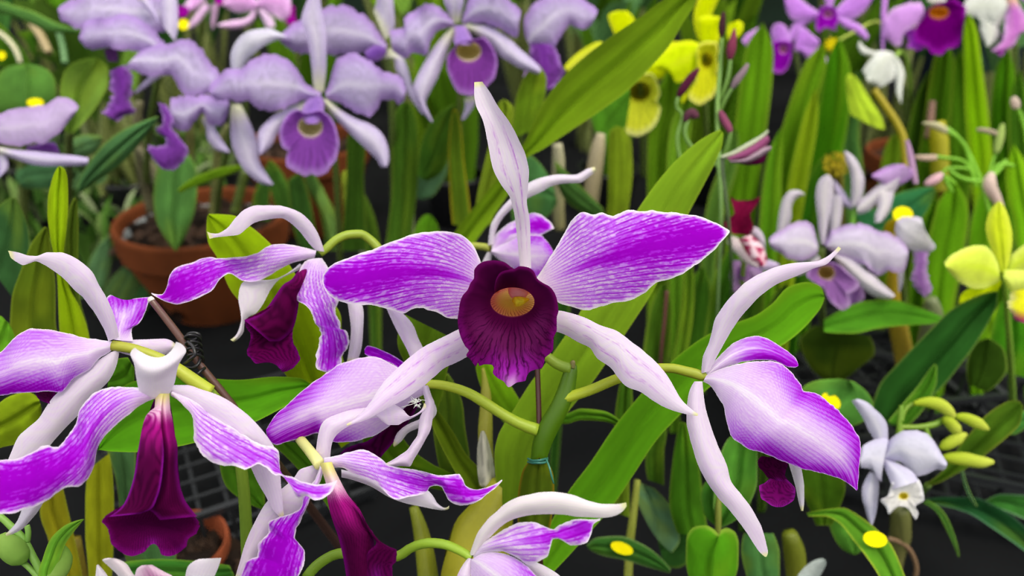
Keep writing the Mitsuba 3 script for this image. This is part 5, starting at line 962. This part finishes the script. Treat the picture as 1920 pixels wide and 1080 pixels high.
pet(w4, '1888,-10 1888,10 1886,30 1884,40 1882,70 1868,88 1858,96', '1905,-10 1915,15 1925,30 1930,55 1915,62 1905,80 1895,90', [92, 91.4, 91], plain(C(206, 130, 206), C(224, 180, 236), None, C(190, 90, 200), root=C(236, 200, 150)), M=.6, name='lip', jag=5, ruffle=.7)
pet(w4, '1860,92 1866,98 1874,105', '1896,84 1888,92 1880,104', [91, 91], plain(C(140, 6, 140), C(206, 140, 220)), M=.2, name='lip_edge', jag=4)
pet(w4, '1905,-10 1915,0 1930,10', '1925,-20 1935,-5 1945,5', [92.4, 92.4], plain(C(206, 150, 226)), M=.2)
hold(w4, '1900,10,4 1905,120,4 1905,250,5', [93, 98, 104])
w3 = thing(FL, 'small drooping white orchid flower below the mauve flowers', 'flower')
pet(w3, '1672,98 1655,95 1640,102 1633,110 1624,122 1617,133 1622,140', '1682,108 1680,128 1678,145 1664,156 1650,164 1640,160 1629,157', [92, 91, 91], wht, M=.8, jag=3, mid='1677,102 1660,112 1650,122 1642,132 1636,142 1632,148 1626,150')
pet(w3, '1654,95 1640,96 1624,90 1617,84 1612,76', '1652,104 1636,104 1618,102 1610,92 1608,84', [91.6, 91], wht, M=.3, name='sepal')
pet(w3, '1676,108 1680,125 1680,150 1680,170 1688,192', '1682,108 1692,124 1696,140 1692,165 1690,194', [91.4, 91], wht, M=.3, name='sepal')
hold(w3, '1680,108,4 1688,96,4 1700,110,4 1708,220,4', [92, 94, 97, 104], C(140, 180, 60))

RL, RLE, RLM = C(214, 202, 228), C(186, 152, 212), C(238, 234, 238)
ril = plain(RL, RLE, None, RLM, .08, ew=3.0)
rils = plain(C(222, 214, 222), C(206, 196, 214), None, C(232, 228, 224), .05)
liprl = plain(C(150, 104, 172), C(186, 150, 206), None, C(120, 70, 146), .2)
r1 = thing(FL, 'pale lilac orchid flower facing the viewer at the right, largest of its cluster', 'flower')
pet(r1, '1539,458 1535,430 1533,406 1530,385 1529,368 1531,350 1538,335 1551,327', '1547,458 1551,430 1553,416 1557,395 1559,380 1563,360 1563,343 1555,328', [62.4, 61.4, 61], rils, M=.4, name='sepal')
pet(r1, '1534,458 1530,445 1527,431 1520,420 1510,415 1498,415 1488,418 1474,426 1461,434 1449,440 1442,447', '1534,470 1528,480 1520,485 1502,489 1490,488 1477,485 1468,478 1461,472 1453,469 1444,462', [62.4, 61.4, 61], ril, [62.4, 61.2, 60.8], .6, jag=3, ruffle=.4)
pet(r1, '1546,458 1551,445 1558,434 1572,427 1587,422 1604,420 1621,421 1634,425 1647,431 1660,435 1672,440 1690,452 1703,470', '1553,466 1565,476 1577,485 1600,491 1621,497 1634,506 1647,516 1657,512 1665,507 1678,510 1691,511 1698,498 1702,484', [62.4, 61.2, 60.8], ril, [62.4, 61, 60.4], .7, jag=6, ruffle=1.1, rf=7)
pet(r1, '1562,474 1580,478 1596,485 1612,496 1628,510 1640,518 1648,526 1664,540 1679,554', '1566,486 1580,501 1593,517 1604,528 1615,538 1630,548 1647,556 1660,560 1670,561', [62, 61, 60.4], rils, M=.5, name='sepal')
pet(r1, '1534,478 1520,490 1505,500 1494,512', '1540,488 1526,500 1510,512 1496,518', [62.6, 62.4], rils, M=.3, name='sepal')
disc_lip(r1, '1530,493 1549,490 1568,494 1580,501 1590,511 1602,521 1612,532 1604,545 1590,552 1595,570 1580,582 1568,575 1555,564 1549,552 1545,541 1532,533 1521,526 1512,516 1520,503 1530,493', 1549, 510, 15, 13, 59.6, 1.0, C(146, 98, 166), C(190, 156, 206), C(206, 186, 140), C(180, 150, 90))
hold(r1, '1542,465,6 1540,540,6 1545,620,6', [62.8, 66, 74])
r5 = thing(FL, 'lilac flower hidden behind the largest pale lilac one, only lip and two sepals showing', 'flower')
pet(r5, '1557,440 1556,405 1557,385 1560,370 1567,364', '1568,440 1575,425 1579,400 1580,382 1575,367', [64.4, 63.6], rils, M=.3, name='sepal')
pet(r5, '1455,445 1458,420 1462,392 1467,375 1474,364 1483,357 1493,356 1508,363', '1474,440 1480,420 1484,406 1484,390 1488,378 1496,370 1509,366', [64.6, 64], rils, M=.4, name='sepal')
pet(r5, '1592,520 1588,540 1590,560 1585,578 1578,588', '1612,530 1622,545 1622,556 1612,568 1610,585 1608,596 1592,599', [62.8, 62.4], liprl, M=.5, name='lip', jag=6, ruffle=.9, rf=7)
pet(r5, '1632,520 1645,535 1655,548 1665,558', '1615,535 1630,550 1645,558 1662,560', [63, 62.6], rils, M=.3, name='sepal')
hold(r5, '1568,440,5 1578,500,5 1582,580,5 1582,640,5', [64.8, 65.4, 68, 74])
r2 = thing(FL, 'pale lilac flower in side view at the right of the cluster, beside the yellow sticker', 'flower')
pet(r2, '1682,455 1678,435 1680,415 1690,408 1703,406 1716,406 1728,409', '1690,462 1705,468 1720,472 1741,473 1755,463 1746,450 1736,437', [62, 61, 60.6], plain(C(222, 218, 226), C(206, 196, 222)), [62, 61.2, 60.6], .7, jag=3, ruffle=.4)
pet(r2, '1712,472 1713,488 1712,500 1708,516 1711,534 1720,546 1732,558', '1741,472 1742,490 1738,507 1742,524 1748,543 1742,552 1734,558', [61.4, 60.8, 60.6], liprl, M=.5, name='lip', jag=8, ruffle=.9, rf=8)
pet(r2, '1682,505 1683,525 1684,547', '1694,500 1694,522 1687,548', [62.4, 62.4], rils, M=.2, name='sepal')
hold(r2, '1686,462,5 1692,520,5 1696,600,5', [62.6, 66, 72])
r3 = thing(FL, 'pale flower seen from behind above the cluster, with an upright pink sepal', 'flower')
pet(r3, '1594,385 1596,362 1596,343 1594,322 1585,300 1582,284', '1604,387 1612,376 1618,362 1621,338 1614,315 1604,297 1586,283', [66.4, 65.6, 65.4], rils, M=.4, name='sepal')
pet(r3, '1600,390 1590,370 1572,345 1564,336', '1594,392 1585,388 1575,380 1568,370', [66.6, 66.6], plain(C(186, 172, 206)), M=.4)
pet(r3, '1606,386 1609,378 1625,365 1640,352 1655,340 1672,328 1686,330', '1608,402 1625,398 1640,385 1650,378 1665,370 1677,360 1688,338', [66.4, 65.6], rils, M=.5)
pet(r3, '1640,372 1645,390 1640,405 1640,418', '1664,345 1676,360 1668,395 1653,416', [65.8, 65.4], rils, M=.4, name='sepal')
pet(r3, '1660,348 1645,338 1634,330 1648,320 1660,313 1678,308 1694,308', '1668,350 1680,348 1690,346 1698,341 1706,336 1713,326 1708,316', [66, 65.2], plain(C(206, 168, 224), C(190, 140, 214)), M=.5, ruffle=.4)
pet(r3, '1712,345 1704,315 1700,290 1697,262', '1722,344 1718,315 1713,290 1704,262', [66.4, 66], plain(C(206, 166, 200), C(190, 150, 190)), M=.3, name='sepal')
hold(r3, '1602,395,5 1598,420,5 1600,500,5 1605,600,5', [66.8, 67.4, 70, 76], C(110, 170, 50))

m1 = thing(FL, 'crimson and white spotted orchid flower beside the tip of the central petal', 'flower')
pet(m1, '1378,440 1366,432 1357,420 1366,409 1377,400 1374,386 1369,370 1376,371', '1405,444 1412,435 1413,427 1410,415 1407,403 1416,388 1427,368 1422,372', [58, 57, 56.8], plain(C(136, 20, 66), None, None, C(110, 10, 50), .2), M=-.5, ruffle=.4, mid='1392,440 1388,425 1386,412 1390,400 1392,390 1390,378 1388,376')
pet(m1, '1384,448 1394,462 1403,480 1415,492 1426,501', '1408,440 1425,455 1434,470 1438,485 1437,496', [57, 56.4], plain(C(206, 60, 110), C(150, 20, 70), None, None, .1, speck=C(246, 220, 230)), M=.5, name='lip')
pet(m1, '1366,440 1364,455 1380,475 1400,494 1420,502', '1384,446 1392,462 1402,478 1412,490 1424,498', [57.8, 57.6], plain(C(226, 206, 212), C(236, 226, 226)), M=.3, name='sepal')
pet(m1, '1405,430 1415,425 1426,432 1434,448', '1412,440 1420,450 1428,462 1436,470', [58, 58], plain(C(206, 192, 210)), M=.3, name='sepal')
pet(m1, '1420,490 1435,486 1450,490 1462,496', '1425,506 1438,508 1450,506 1462,500', [58.4, 58.4], plain(C(206, 186, 222)), M=.3, name='sepal')
hold(m1, '1400,440,5 1392,520,5 1385,620,5 1380,760,5', [58.4, 62, 70, 84])
m2 = thing(FL, 'dusky lilac flower in shade below the crimson spotted one', 'flower')
pet(m2, '1395,490 1378,488 1370,500 1368,520 1372,540', '1412,495 1410,515 1405,535 1392,550 1380,552', [62, 61.4], plain(C(150, 116, 160), C(126, 92, 140)), M=.4)
pet(m2, '1400,495 1418,498 1432,512 1440,530', '1402,510 1412,530 1424,540 1436,542', [62, 61.6], plain(C(170, 140, 180), C(140, 106, 160)), M=.3)
pet(m2, '1385,500 1382,512 1388,524', '1400,500 1402,514 1396,526', [61, 60.8], plain(C(110, 60, 130)), M=.3, name='lip')
hold(m2, '1396,495,5 1396,580,5 1392,700,5', [62.4, 70, 82])

w2 = thing(FL, 'small white-lilac orchid flower with a yellow-centred lip at the lower right', 'flower')
WL, WLE = C(220, 218, 236), C(206, 200, 228)
wl = plain(WL, WLE, None, C(232, 230, 240), .05)
pet(w2, '1650,858 1646,842 1640,827 1634,815 1628,806 1621,790 1613,776 1604,763 1597,751', '1658,856 1664,840 1665,822 1665,808 1662,793 1652,778 1640,767 1627,755 1608,748', [47, 46.2, 45.6], wl, M=.3, name='sepal')
pet(w2, '1656,852 1664,836 1666,823 1650,822 1635,826 1617,838 1612,855', '1652,864 1651,880 1652,893 1653,904 1644,895 1633,880 1614,877', [46.8, 46, 45.8], wl, M=.4, jag=2, ruffle=.2)
pet(w2, '1655,854 1661,838 1670,823 1684,812 1700,807 1718,807 1737,813 1748,823 1757,837 1767,853 1776,869', '1659,862 1672,864 1690,867 1700,879 1710,890 1720,893 1731,891 1744,886 1757,880 1766,882 1774,877', [46.8, 45.8, 45.6], wl, M=.5, jag=2, ruffle=.3)
pet(w2, '1632,884 1622,900 1616,920 1617,937 1622,953 1626,970 1632,983', '1644,892 1648,910 1646,937 1644,955 1640,972 1636,984', [46.8, 46.4], wl, M=.3, name='sepal')
disc_lip(w2, '1672,905 1690,896 1710,893 1722,899 1727,907 1731,922 1733,937 1724,944 1716,950 1722,962 1717,974 1708,962 1697,951 1684,950 1676,956 1667,964 1662,952 1651,938 1664,930 1668,918 1672,905', 1694, 930, 8, 6, 45, .25, C(232, 230, 226), C(236, 234, 242), C(236, 222, 80), C(236, 220, 60), step=2.5)
pet(w2, '1654,862 1660,880 1668,900 1674,918', '1662,860 1690,872 1712,886 1722,902', [46.8, 45.6, 45], wl, M=.4, name='lip_tube')
hold(w2, '1654,860,4 1668,880,4 1690,890,5 1700,940,5 1702,1000,5', [47, 47.6, 48.4, 55, 62], C(130, 160, 60))

yg = thing(FL, 'lime green orchid flower with a purple-edged lip at the right edge', 'flower')
lime = plain(C(222, 240, 84), C(234, 246, 120), None, C(206, 230, 50), .06)
pet(yg, '1876,512 1866,488 1857,463 1851,445 1848,427 1852,405 1861,388 1872,377', '1889,508 1894,480 1898,455 1898,440 1895,422 1890,403 1882,386 1876,378', [55.4, 54.6, 54.4], plain(C(218, 236, 44), C(230, 242, 80)), M=.4, name='sepal', keel=.2)
pet(yg, '1874,512 1872,496 1868,486 1860,472 1853,464 1840,460 1827,460 1810,465 1793,473 1780,482 1770,492', '1876,524 1865,532 1853,538 1840,541 1827,541 1812,536 1800,530 1788,519 1777,507', [55.4, 54.4, 54], lime, M=.5, ruffle=.3, jag=2)
pet(yg, '1890,508 1891,492 1895,480 1908,468 1925,456 1950,450', '1892,516 1905,515 1920,510 1935,505 1955,500', [55.4, 54.6], lime, M=.4, ruffle=.2)
pet(yg, '1880,518 1884,506 1896,506 1915,506 1935,512', '1883,526 1890,540 1900,551 1915,548 1935,540', [54.8, 54.2], plain(C(230, 244, 110)), M=.4, name='sepal')
pet(yg, '1872,520 1840,535 1810,545 1800,556 1798,566', '1878,528 1870,545 1850,556 1825,568 1800,572', [55.6, 55.4], plain(C(214, 234, 16)), M=.3, name='sepal')
pet(yg, '1896,546 1893,553 1897,560 1890,567 1889,575 1895,583 1897,592 1905,602', '1935,540 1942,560 1945,580 1944,600 1938,610', [54.6, 53.8], plain(C(226, 226, 40), C(240, 236, 180), C(130, 20, 100), None, .05), M=.5, name='lip', jag=5, ruffle=.4)
hold(yg, '1884,518,5 1888,580,5 1895,680,6 1900,800,6', [56, 58, 62, 70], C(120, 160, 50))

# maroon buds on their stalk, and the half-open bud
mb = thing('bud_spray', 'slender stalk with maroon buds in front of the yellow flowers', 'bud spray')
MB, MB2 = C(84, 34, 58), C(110, 60, 80)
for b_, c_ in (('1271,182,3 1280,168,8 1294,148,8 1311,128,2', MB), ('1286,228,4 1290,216,8 1297,212,9 1304,222,7', C(100, 60, 76)), ('1350,207,3 1356,222,7 1364,236,7 1370,248,4', C(150, 80, 110)),
               ('1353,70,3 1354,52,7 1355,36,6 1357,22,2', C(70, 44, 50)), ('1369,112,4 1371,92,9 1375,70,6 1377,54,2', C(130, 60, 84)), ('1372,166,3 1382,150,7 1394,134,6 1402,120,3', C(140, 120, 130))):
    part(mb, 'bud', tube(b_, 57, c_, c_ * 1.15, 12, 16), pm)
for b_ in ('1350,330,5 1346,260,4.5 1345,200,4.5 1350,130,4 1353,70,3.5', '1271,182,3 1268,200,3 1280,215,3 1270,260,4 1290,330,4', '1370,248,3 1366,265,4 1352,300,4', '1369,112,3 1366,140,4 1347,190,4', '1372,166,3 1358,190,4 1347,215,4', '1290,226,3 1284,250,4 1300,280,4 1320,300,4 1348,310,4', '1350,330,4.5 1352,420,3.5 1348,520,3 1340,700,3'):
    part(mb, 'stalk', tube(b_, [57, 57.5, 58], C(120, 160, 80), C(110, 150, 60) if '700' not in b_ else C(40, 60, 26), 8, 16), st)
ob = thing('orchid_bud', 'half-open bud with green and maroon sepals, right of the leaf tip', 'bud')
pet(ob, '1352,292 1372,284 1400,268 1425,254 1440,243', '1353,298 1378,294 1405,280 1428,264 1442,247', [53, 52.4, 52.4], plain(C(176, 196, 140), C(210, 214, 190)), M=.4, name='sepal')
pet(ob, '1362,296 1390,284 1415,270 1432,258 1440,254', '1372,302 1395,300 1420,288 1436,274 1444,262', [52.6, 52, 52], plain(C(140, 60, 110), C(170, 100, 140)), M=.5, name='sepal')
pet(ob, '1366,300 1390,298 1415,284 1432,275 1446,274', '1372,306 1395,306 1420,298 1436,288 1447,280', [52.4, 51.8, 52], plain(C(216, 204, 206), C(160, 130, 150)), M=.4, name='sepal')
pet(ob, '1376,303 1400,302 1420,296 1436,287', '1390,308 1405,310 1425,308 1436,296', [52.8, 52.4], plain(C(100, 20, 70)), M=.3, name='petal')
hold(ob, '1354,295,5 1353,306,5 1356,330,4 1366,420,3.5 1372,520,3 1372,700,3', [53, 54, 58, 66, 80], C(96, 116, 76))
# ---------------------------------------------------------------- stakes, clip, tie, stickers
sk = thing('plant_stake', 'brown stake leaning beside the long left petal, with a black clip on it', 'stake')
part(sk, 'rod', tube('283,562,6 330,622,7 375,684,7 420,740,7.5 520,870,8 640,1030,8', [32.4, 32.8, 33.2, 34, 38, 48], C(96, 66, 58), C(78, 54, 46), 12, 40), 'gloss_mat')
part(sk, 'cap', tube('280,559,5.5 283,562,6.5 285,565,6.5', 32.4, C(206, 200, 190), None, 12, 6), 'gloss_mat', 'pale worn stake end')
sk2 = thing('plant_stake', 'thin dark upright stake behind the central lip', 'stake')
part(sk2, 'rod', tube('1006,640,4.5 1008,700,5 1010,760,5 1011,806,5 1012,900,5 1014,1100,5', [33.6, 33.5, 33.4, 33.5, 34.6, 37], C(70, 38, 34), C(60, 34, 30), 10), 'gloss_mat')
cl = thing('plant_clip', 'black plastic spring clip on the brown stake', 'clip')
def coil(cx, cy, r, d, turns, tx, ty, w, ph=0.0, el=.55):
    a = np.linspace(0, turns * 2 * np.pi, int(24 * turns)) + ph
    s = np.linspace(-.5, .5, len(a))
    x, y = cx + r * np.cos(a) + tx * s, cy + r * el * np.sin(a) + ty * s
    dd = d + .35 * np.sin(a + .8)
    return tube_pts(P(x, y, dd), w * K * d / 100, C(24, 24, 27), 8)
part(cl, 'spring', coil(364, 652, 14, 32.6, 4.2, 8, 50, 2.6), 'gloss_mat')
part(cl, 'jaw', tube('352,640,3 362,650,3.2 366,664,3.2 356,674,3.2 342,684,3', [32.2, 31.8, 32.2], C(26, 26, 28), None, 8), 'gloss_mat')
part(cl, 'jaw', tube('376,668,3 372,682,3.2 360,690,3.2 346,688,3', [32.8, 32.4, 32.4], C(26, 26, 28), None, 8), 'gloss_mat')
part(cl, 'handle', tube('350,636,3 352,627,3.2 362,624,3.2 373,627,3.2 375,636,3', [32.8, 32.6, 32.8], C(26, 26, 28), None, 8), 'gloss_mat')
part(cl, 'handle', tube('358,708,2.8 366,706,3 376,696,3 384,690,2.8', [32.6, 32.4, 32.8], C(26, 26, 28), None, 8), 'gloss_mat')
tw = thing('wire_tie', 'green wire tie around the thick flower stem', 'tie')
part(tw, 'loop', tube('990,866,2.2 1000,868,2.4 1012,868,2.4 1024,866,2.4 1026,858,2.2', [33.6, 32.9, 32.7, 32.9, 33.6], C(50, 110, 96), None, 8), 'gloss_mat')
part(tw, 'loop', tube('990,860,2.2 1000,864,2.4 1012,863,2.4 1024,860,2.2', [33.6, 32.9, 32.7, 33.2], C(50, 110, 96), None, 8), 'gloss_mat')
part(tw, 'tail', tube('1024,862,2 1030,876,2 1034,892,2 1038,906,1.6', [33.0, 32.6, 32.8], C(60, 120, 100), None, 8), 'gloss_mat')
fz = thing('cobweb', 'wisp of white cobweb beside the curled sepal tip', 'cobweb', kind='stuff')
rg_ = np.random.default_rng(5)
ms_ = [tube('752,764,.7 765,760,.8 778,756,.8 790,751,.7', 31.0, C(210, 216, 206), None, 4, 10)]
for i_ in range(26):
    a_ = rg_.uniform(0, 6.28); r_ = rg_.uniform(5, 13); c_ = (782 + rg_.normal() * 4, 754 + rg_.normal() * 3)
    ms_.append(tube(f'{c_[0]},{c_[1]},.6 {c_[0] + r_ * .5 * math.cos(a_) + rg_.normal()},{c_[1] + r_ * .4 * math.sin(a_) + rg_.normal()},.6 {c_[0] + r_ * math.cos(a_)},{c_[1] + r_ * .8 * math.sin(a_)},.5', 31.0, C(214, 220, 210), None, 4, 6))
whole(fz, join(ms_), 'dull_mat')
def sticker(x, y, rx, ry, d, rot, label, tilt=(0, 0)):
    k = thing('sticker', label, 'sticker')
    a = np.linspace(0, 2 * np.pi, 28, endpoint=False)
    r = np.linspace(0.02, 1, 5)
    R_, A_ = np.meshgrid(r, a, indexing='ij')
    X, Y = R_ * rx * np.cos(A_), R_ * ry * np.sin(A_)
    c, s = math.cos(math.radians(rot)), math.sin(math.radians(rot))
    v = P(x + c * X - s * Y, y + s * X + c * Y, d + tilt[0] * X / rx + tilt[1] * Y / ry)
    whole(k, (v.reshape(-1, 3), grid_faces(5, 28, True), np.repeat(C(250, 236, 6)[None], 140, 0)), 'dull_mat')
sticker(1641, 1011, 23, 15, 43.0, 12, 'yellow oval sticker on the drooping leaf at the bottom right')
sticker(1558, 752, 20, 13, 51.0, 35, 'yellow oval sticker on the leaf beside the big drooping petal')
sticker(1166, 1028, 22, 11, 46.4, 20, 'yellow oval sticker on the small dark leaf near the bottom edge')
sticker(1693, 402, 19, 15, 64.6, 5, 'yellow round sticker above the pale lilac cluster at the right')
sticker(66, 192, 16, 8, 73.8, 0, 'yellow sticker on the round leaf at the left edge')
sticker(344, 46, 10, 10, 97.0, 0, 'small yellow sticker beside the pink flower at the top')
sticker(3, 104, 8, 8, 92.0, 0, 'small yellow sticker at the upper left edge')

# a yellow mossy flower head and a dark blue crate among the plants at the upper right
ym = thing('moss_clump', 'fuzzy yellow clump above the pale lilac flowers on the right', 'moss', kind='stuff')
ms_ = []
for i_ in range(150):
    a_, r_ = rg_.uniform(0, 6.28), 24 * math.sqrt(rg_.uniform())
    c_ = (1568 + r_ * math.cos(a_), 308 + .95 * r_ * math.sin(a_)); l_ = rg_.uniform(4, 9); b_ = rg_.uniform(0, 6.28)
    ms_.append(tube(f'{c_[0]},{c_[1]},1.6 {c_[0] + l_ * math.cos(b_)},{c_[1] + l_ * math.sin(b_)},1.2', 80 + rg_.uniform(-1.5, 1.5), C(206, 186, 40) * rg_.uniform(.6, 1.1), None, 5, 3))
ms_.append(tube('1568,310,14 1572,360,8 1576,460,6', [80.5, 86, 92], C(120, 110, 40), None, 8, 8))
whole(ym, join(ms_), 'dull_mat')
ys = thing(FL, 'tiny yellow spidery flower below the mauve pair', 'flower')
for i_ in range(9):
    a_ = i_ * .7 + .2
    part(ys, 'petal', tube(f'1560,84,2 {1560 + 9 * math.cos(a_)},{84 + 8 * math.sin(a_)},3 {1560 + 16 * math.cos(a_ + .2)},{84 + 14 * math.sin(a_ + .2)},1.5', 93, C(226, 210, 20), None, 6, 8), pm)
part(ys, 'stalk', tube('1566,80,2.5 1590,66,2.5 1610,56,3 1640,40,3 1670,60,3 1690,200,3', [93.4, 95, 96, 104], C(170, 190, 70), None, 7, 16), st)
bc = thing('plastic_crate', 'dark blue plastic crate behind the drooping white flower', 'crate')
g0 = np.array([.98, 1.62, .0])
def boxm(lo, hi, col):
    v = np.array([[x, y, z] for x in (lo[0], hi[0]) for y in (lo[1], hi[1]) for z in (lo[2], hi[2])], float)
    return v, np.array([[0, 1, 3], [0, 3, 2], [4, 6, 7], [4, 7, 5], [0, 4, 5], [0, 5, 1], [2, 3, 7], [2, 7, 6], [0, 2, 6], [0, 6, 4], [1, 5, 7], [1, 7, 3]]), np.repeat(np.asarray(col)[None], 8, 0)
for nm_, lo_, hi_ in (('wall', (0, 0, 0), (.36, .012, .30)), ('wall', (0, .25, 0), (.36, .262, .30)), ('wall', (0, .012, 0), (.012, .25, .30)), ('wall', (.348, .012, 0), (.36, .25, .30)), ('rim', (-.01, -.01, .30), (.37, .272, .315))):
    part(bc, nm_, boxm(g0 + lo_, g0 + hi_, C(26, 38, 62)), 'gloss_mat', smooth=False)
# ---------------------------------------------------------------- the rows of potted orchids farther back on the bench
rg = np.random.default_rng(77)
def wleaf(base, az, ln, w, lean, bend, col, n=10, m=5, tipr=.35, up=1.0):
    s = np.linspace(0, 1, n)
    th = lean + bend * s ** 1.4                       # angle from upright
    ds = ln / (n - 1)
    hx = np.concatenate([[0], np.cumsum(np.sin(th[:-1]) * ds)])
    hz = np.concatenate([[0], np.cumsum(np.cos(th[:-1]) * ds)])
    d = np.array([math.cos(az), math.sin(az), 0]); e = np.array([-math.sin(az), math.cos(az), 0])
    c = base + hx[:, None] * d + hz[:, None] * [0, 0, 1]
    ww = w / 2 * np.minimum(1, .45 + 1.6 * s) * np.sqrt(np.clip(1 - np.clip((s - 1 + tipr) / tipr, 0, 1) ** 2, .002, 1))
    t = np.linspace(-1, 1, m)
    nrm = np.stack([-np.cos(th), np.sin(th)], 1)
    v = c[:, None] + t[None, :, None] * ww[:, None, None] * e + (np.abs(t)[None, :] * ww[:, None] * .35)[..., None] * (nrm[:, :1] * d + nrm[:, 1:] * [0, 0, 1])[:, None]
    cc = np.asarray(col) * (0.86 + .28 * N3(s[:, None] * 3 + 0 * t, t[None] * 1.5 + 0 * s[:, None], rg.uniform(0, 90)))[..., None]
    cc[:, m // 2] *= .9
    return v.reshape(-1, 3), grid_faces(n, m), cc.reshape(-1, 3)
TONES = {0: (('yellow-green', C(112, 150, 30)), ('mid-green', C(88, 132, 26)), ('dark green', C(58, 100, 26))),
         1: (('grey-green', C(86, 128, 74)), ('light green', C(110, 150, 56)), ('dark green', C(60, 104, 46)))}
ORD = ('leftmost', 'second', 'third', 'fourth', 'fifth', 'sixth', 'seventh', 'eighth', 'ninth', 'tenth', 'eleventh', 'twelfth')
def pot_plant(x, y, kind, h, tone, lab, pot=False, nl=9):
    b = np.array([x, y, 0.0])
    p = thing('orchid_plant', lab, 'plant', ('strap-leaved plants of the back rows', 'oval-leaved plants of the back rows')[kind])
    if pot:
        k = thing('plant_pot', 'pot of the ' + lab.replace(' blurred', '').replace(' plant,', ' plant'), 'pot', 'black pots of the back rows')
        part(k, 'shell', lathe(b, [(.046, .085), (.052, .088), (.054, .084), (.052, .078), (.040, .0), (.001, .0)], C(24, 24, 26), 20), 'gloss_mat')
    z0 = .07 if pot else .0
    for i in range(nl):
        a = rg.uniform(0, 2 * np.pi)
        o = b + [rg.normal() * .018, rg.normal() * .018, z0]
        col = tone * rg.uniform(.85, 1.15)
        if kind == 0:
            part(p, 'leaf', wleaf(o, a, h * rg.uniform(.75, 1.1) + .09 - z0, rg.uniform(.028, .046), rg.uniform(.0, .25), rg.uniform(.1, .7), col), lm)
        else:
            st_ = h * rg.uniform(.35, .75) + .09 - z0
            top = o + [math.cos(a) * st_ * .25, math.sin(a) * st_ * .25, st_]
            part(p, 'pseudobulb', tube_pts(o + np.linspace(0, 1, 6)[:, None] * (top - o), np.array([.004, .007, .009, .009, .007, .005]), C(120, 130, 70), 8), st)
            part(p, 'leaf', wleaf(top, a + rg.normal() * .4, rg.uniform(.12, .19), rg.uniform(.05, .072), rg.uniform(.2, .6), rg.uniform(.3, .9), col, tipr=.5), lm)
for r_, (y_, n_, h_) in enumerate(((1.24, 8, .24), (1.52, 10, .30), (1.84, 11, .35), (2.35, 10, .46))):
    half = y_ * .80
    row = ('first', 'second', 'third', 'fourth')[r_]
    for i in range(n_):
        x = -half + 2 * half * (i + .5) / n_ + rg.uniform(-.05, .05)
        y = y_ + rg.uniform(-.08, .08)
        kind = 1 if rg.uniform() < (.75 if x < -.1 * y_ else .25) else 0
        tn = rg.integers(3)
        if r_ == 0 and (abs(x + .33) < .14 or abs(x - .66) < .13): continue
        nm_, tone = TONES[kind][tn]
        where = ORD[i] + ' from the left' if i else 'leftmost'
        pot_plant(x, y, kind, h_ * rg.uniform(.9, 1.12), tone, f'{nm_} {("strap-leaved", "oval-leaved")[kind]} plant, {where} in the {row} blurred back row', pot=r_ == 0)
# seedlings in the gap on the left
sd_ = thing('seedlings', 'low mass of small green seedlings in the gap left of the large pot', 'seedlings', kind='stuff')
ms = []
for i in range(420):
    b = np.array([rg.uniform(-.92, -.53), rg.uniform(.98, 1.5), .0])
    ms.append(wleaf(b + [0, 0, rg.uniform(0, .05)], rg.uniform(0, 6.28), rg.uniform(.04, .09), rg.uniform(.008, .018), rg.uniform(0, .5), rg.uniform(.4, 1.6), (C(120, 150, 80), C(86, 128, 50), C(160, 176, 130), C(70, 110, 44))[rg.integers(4)], 6, 3))
whole(sd_, join(ms), lm)
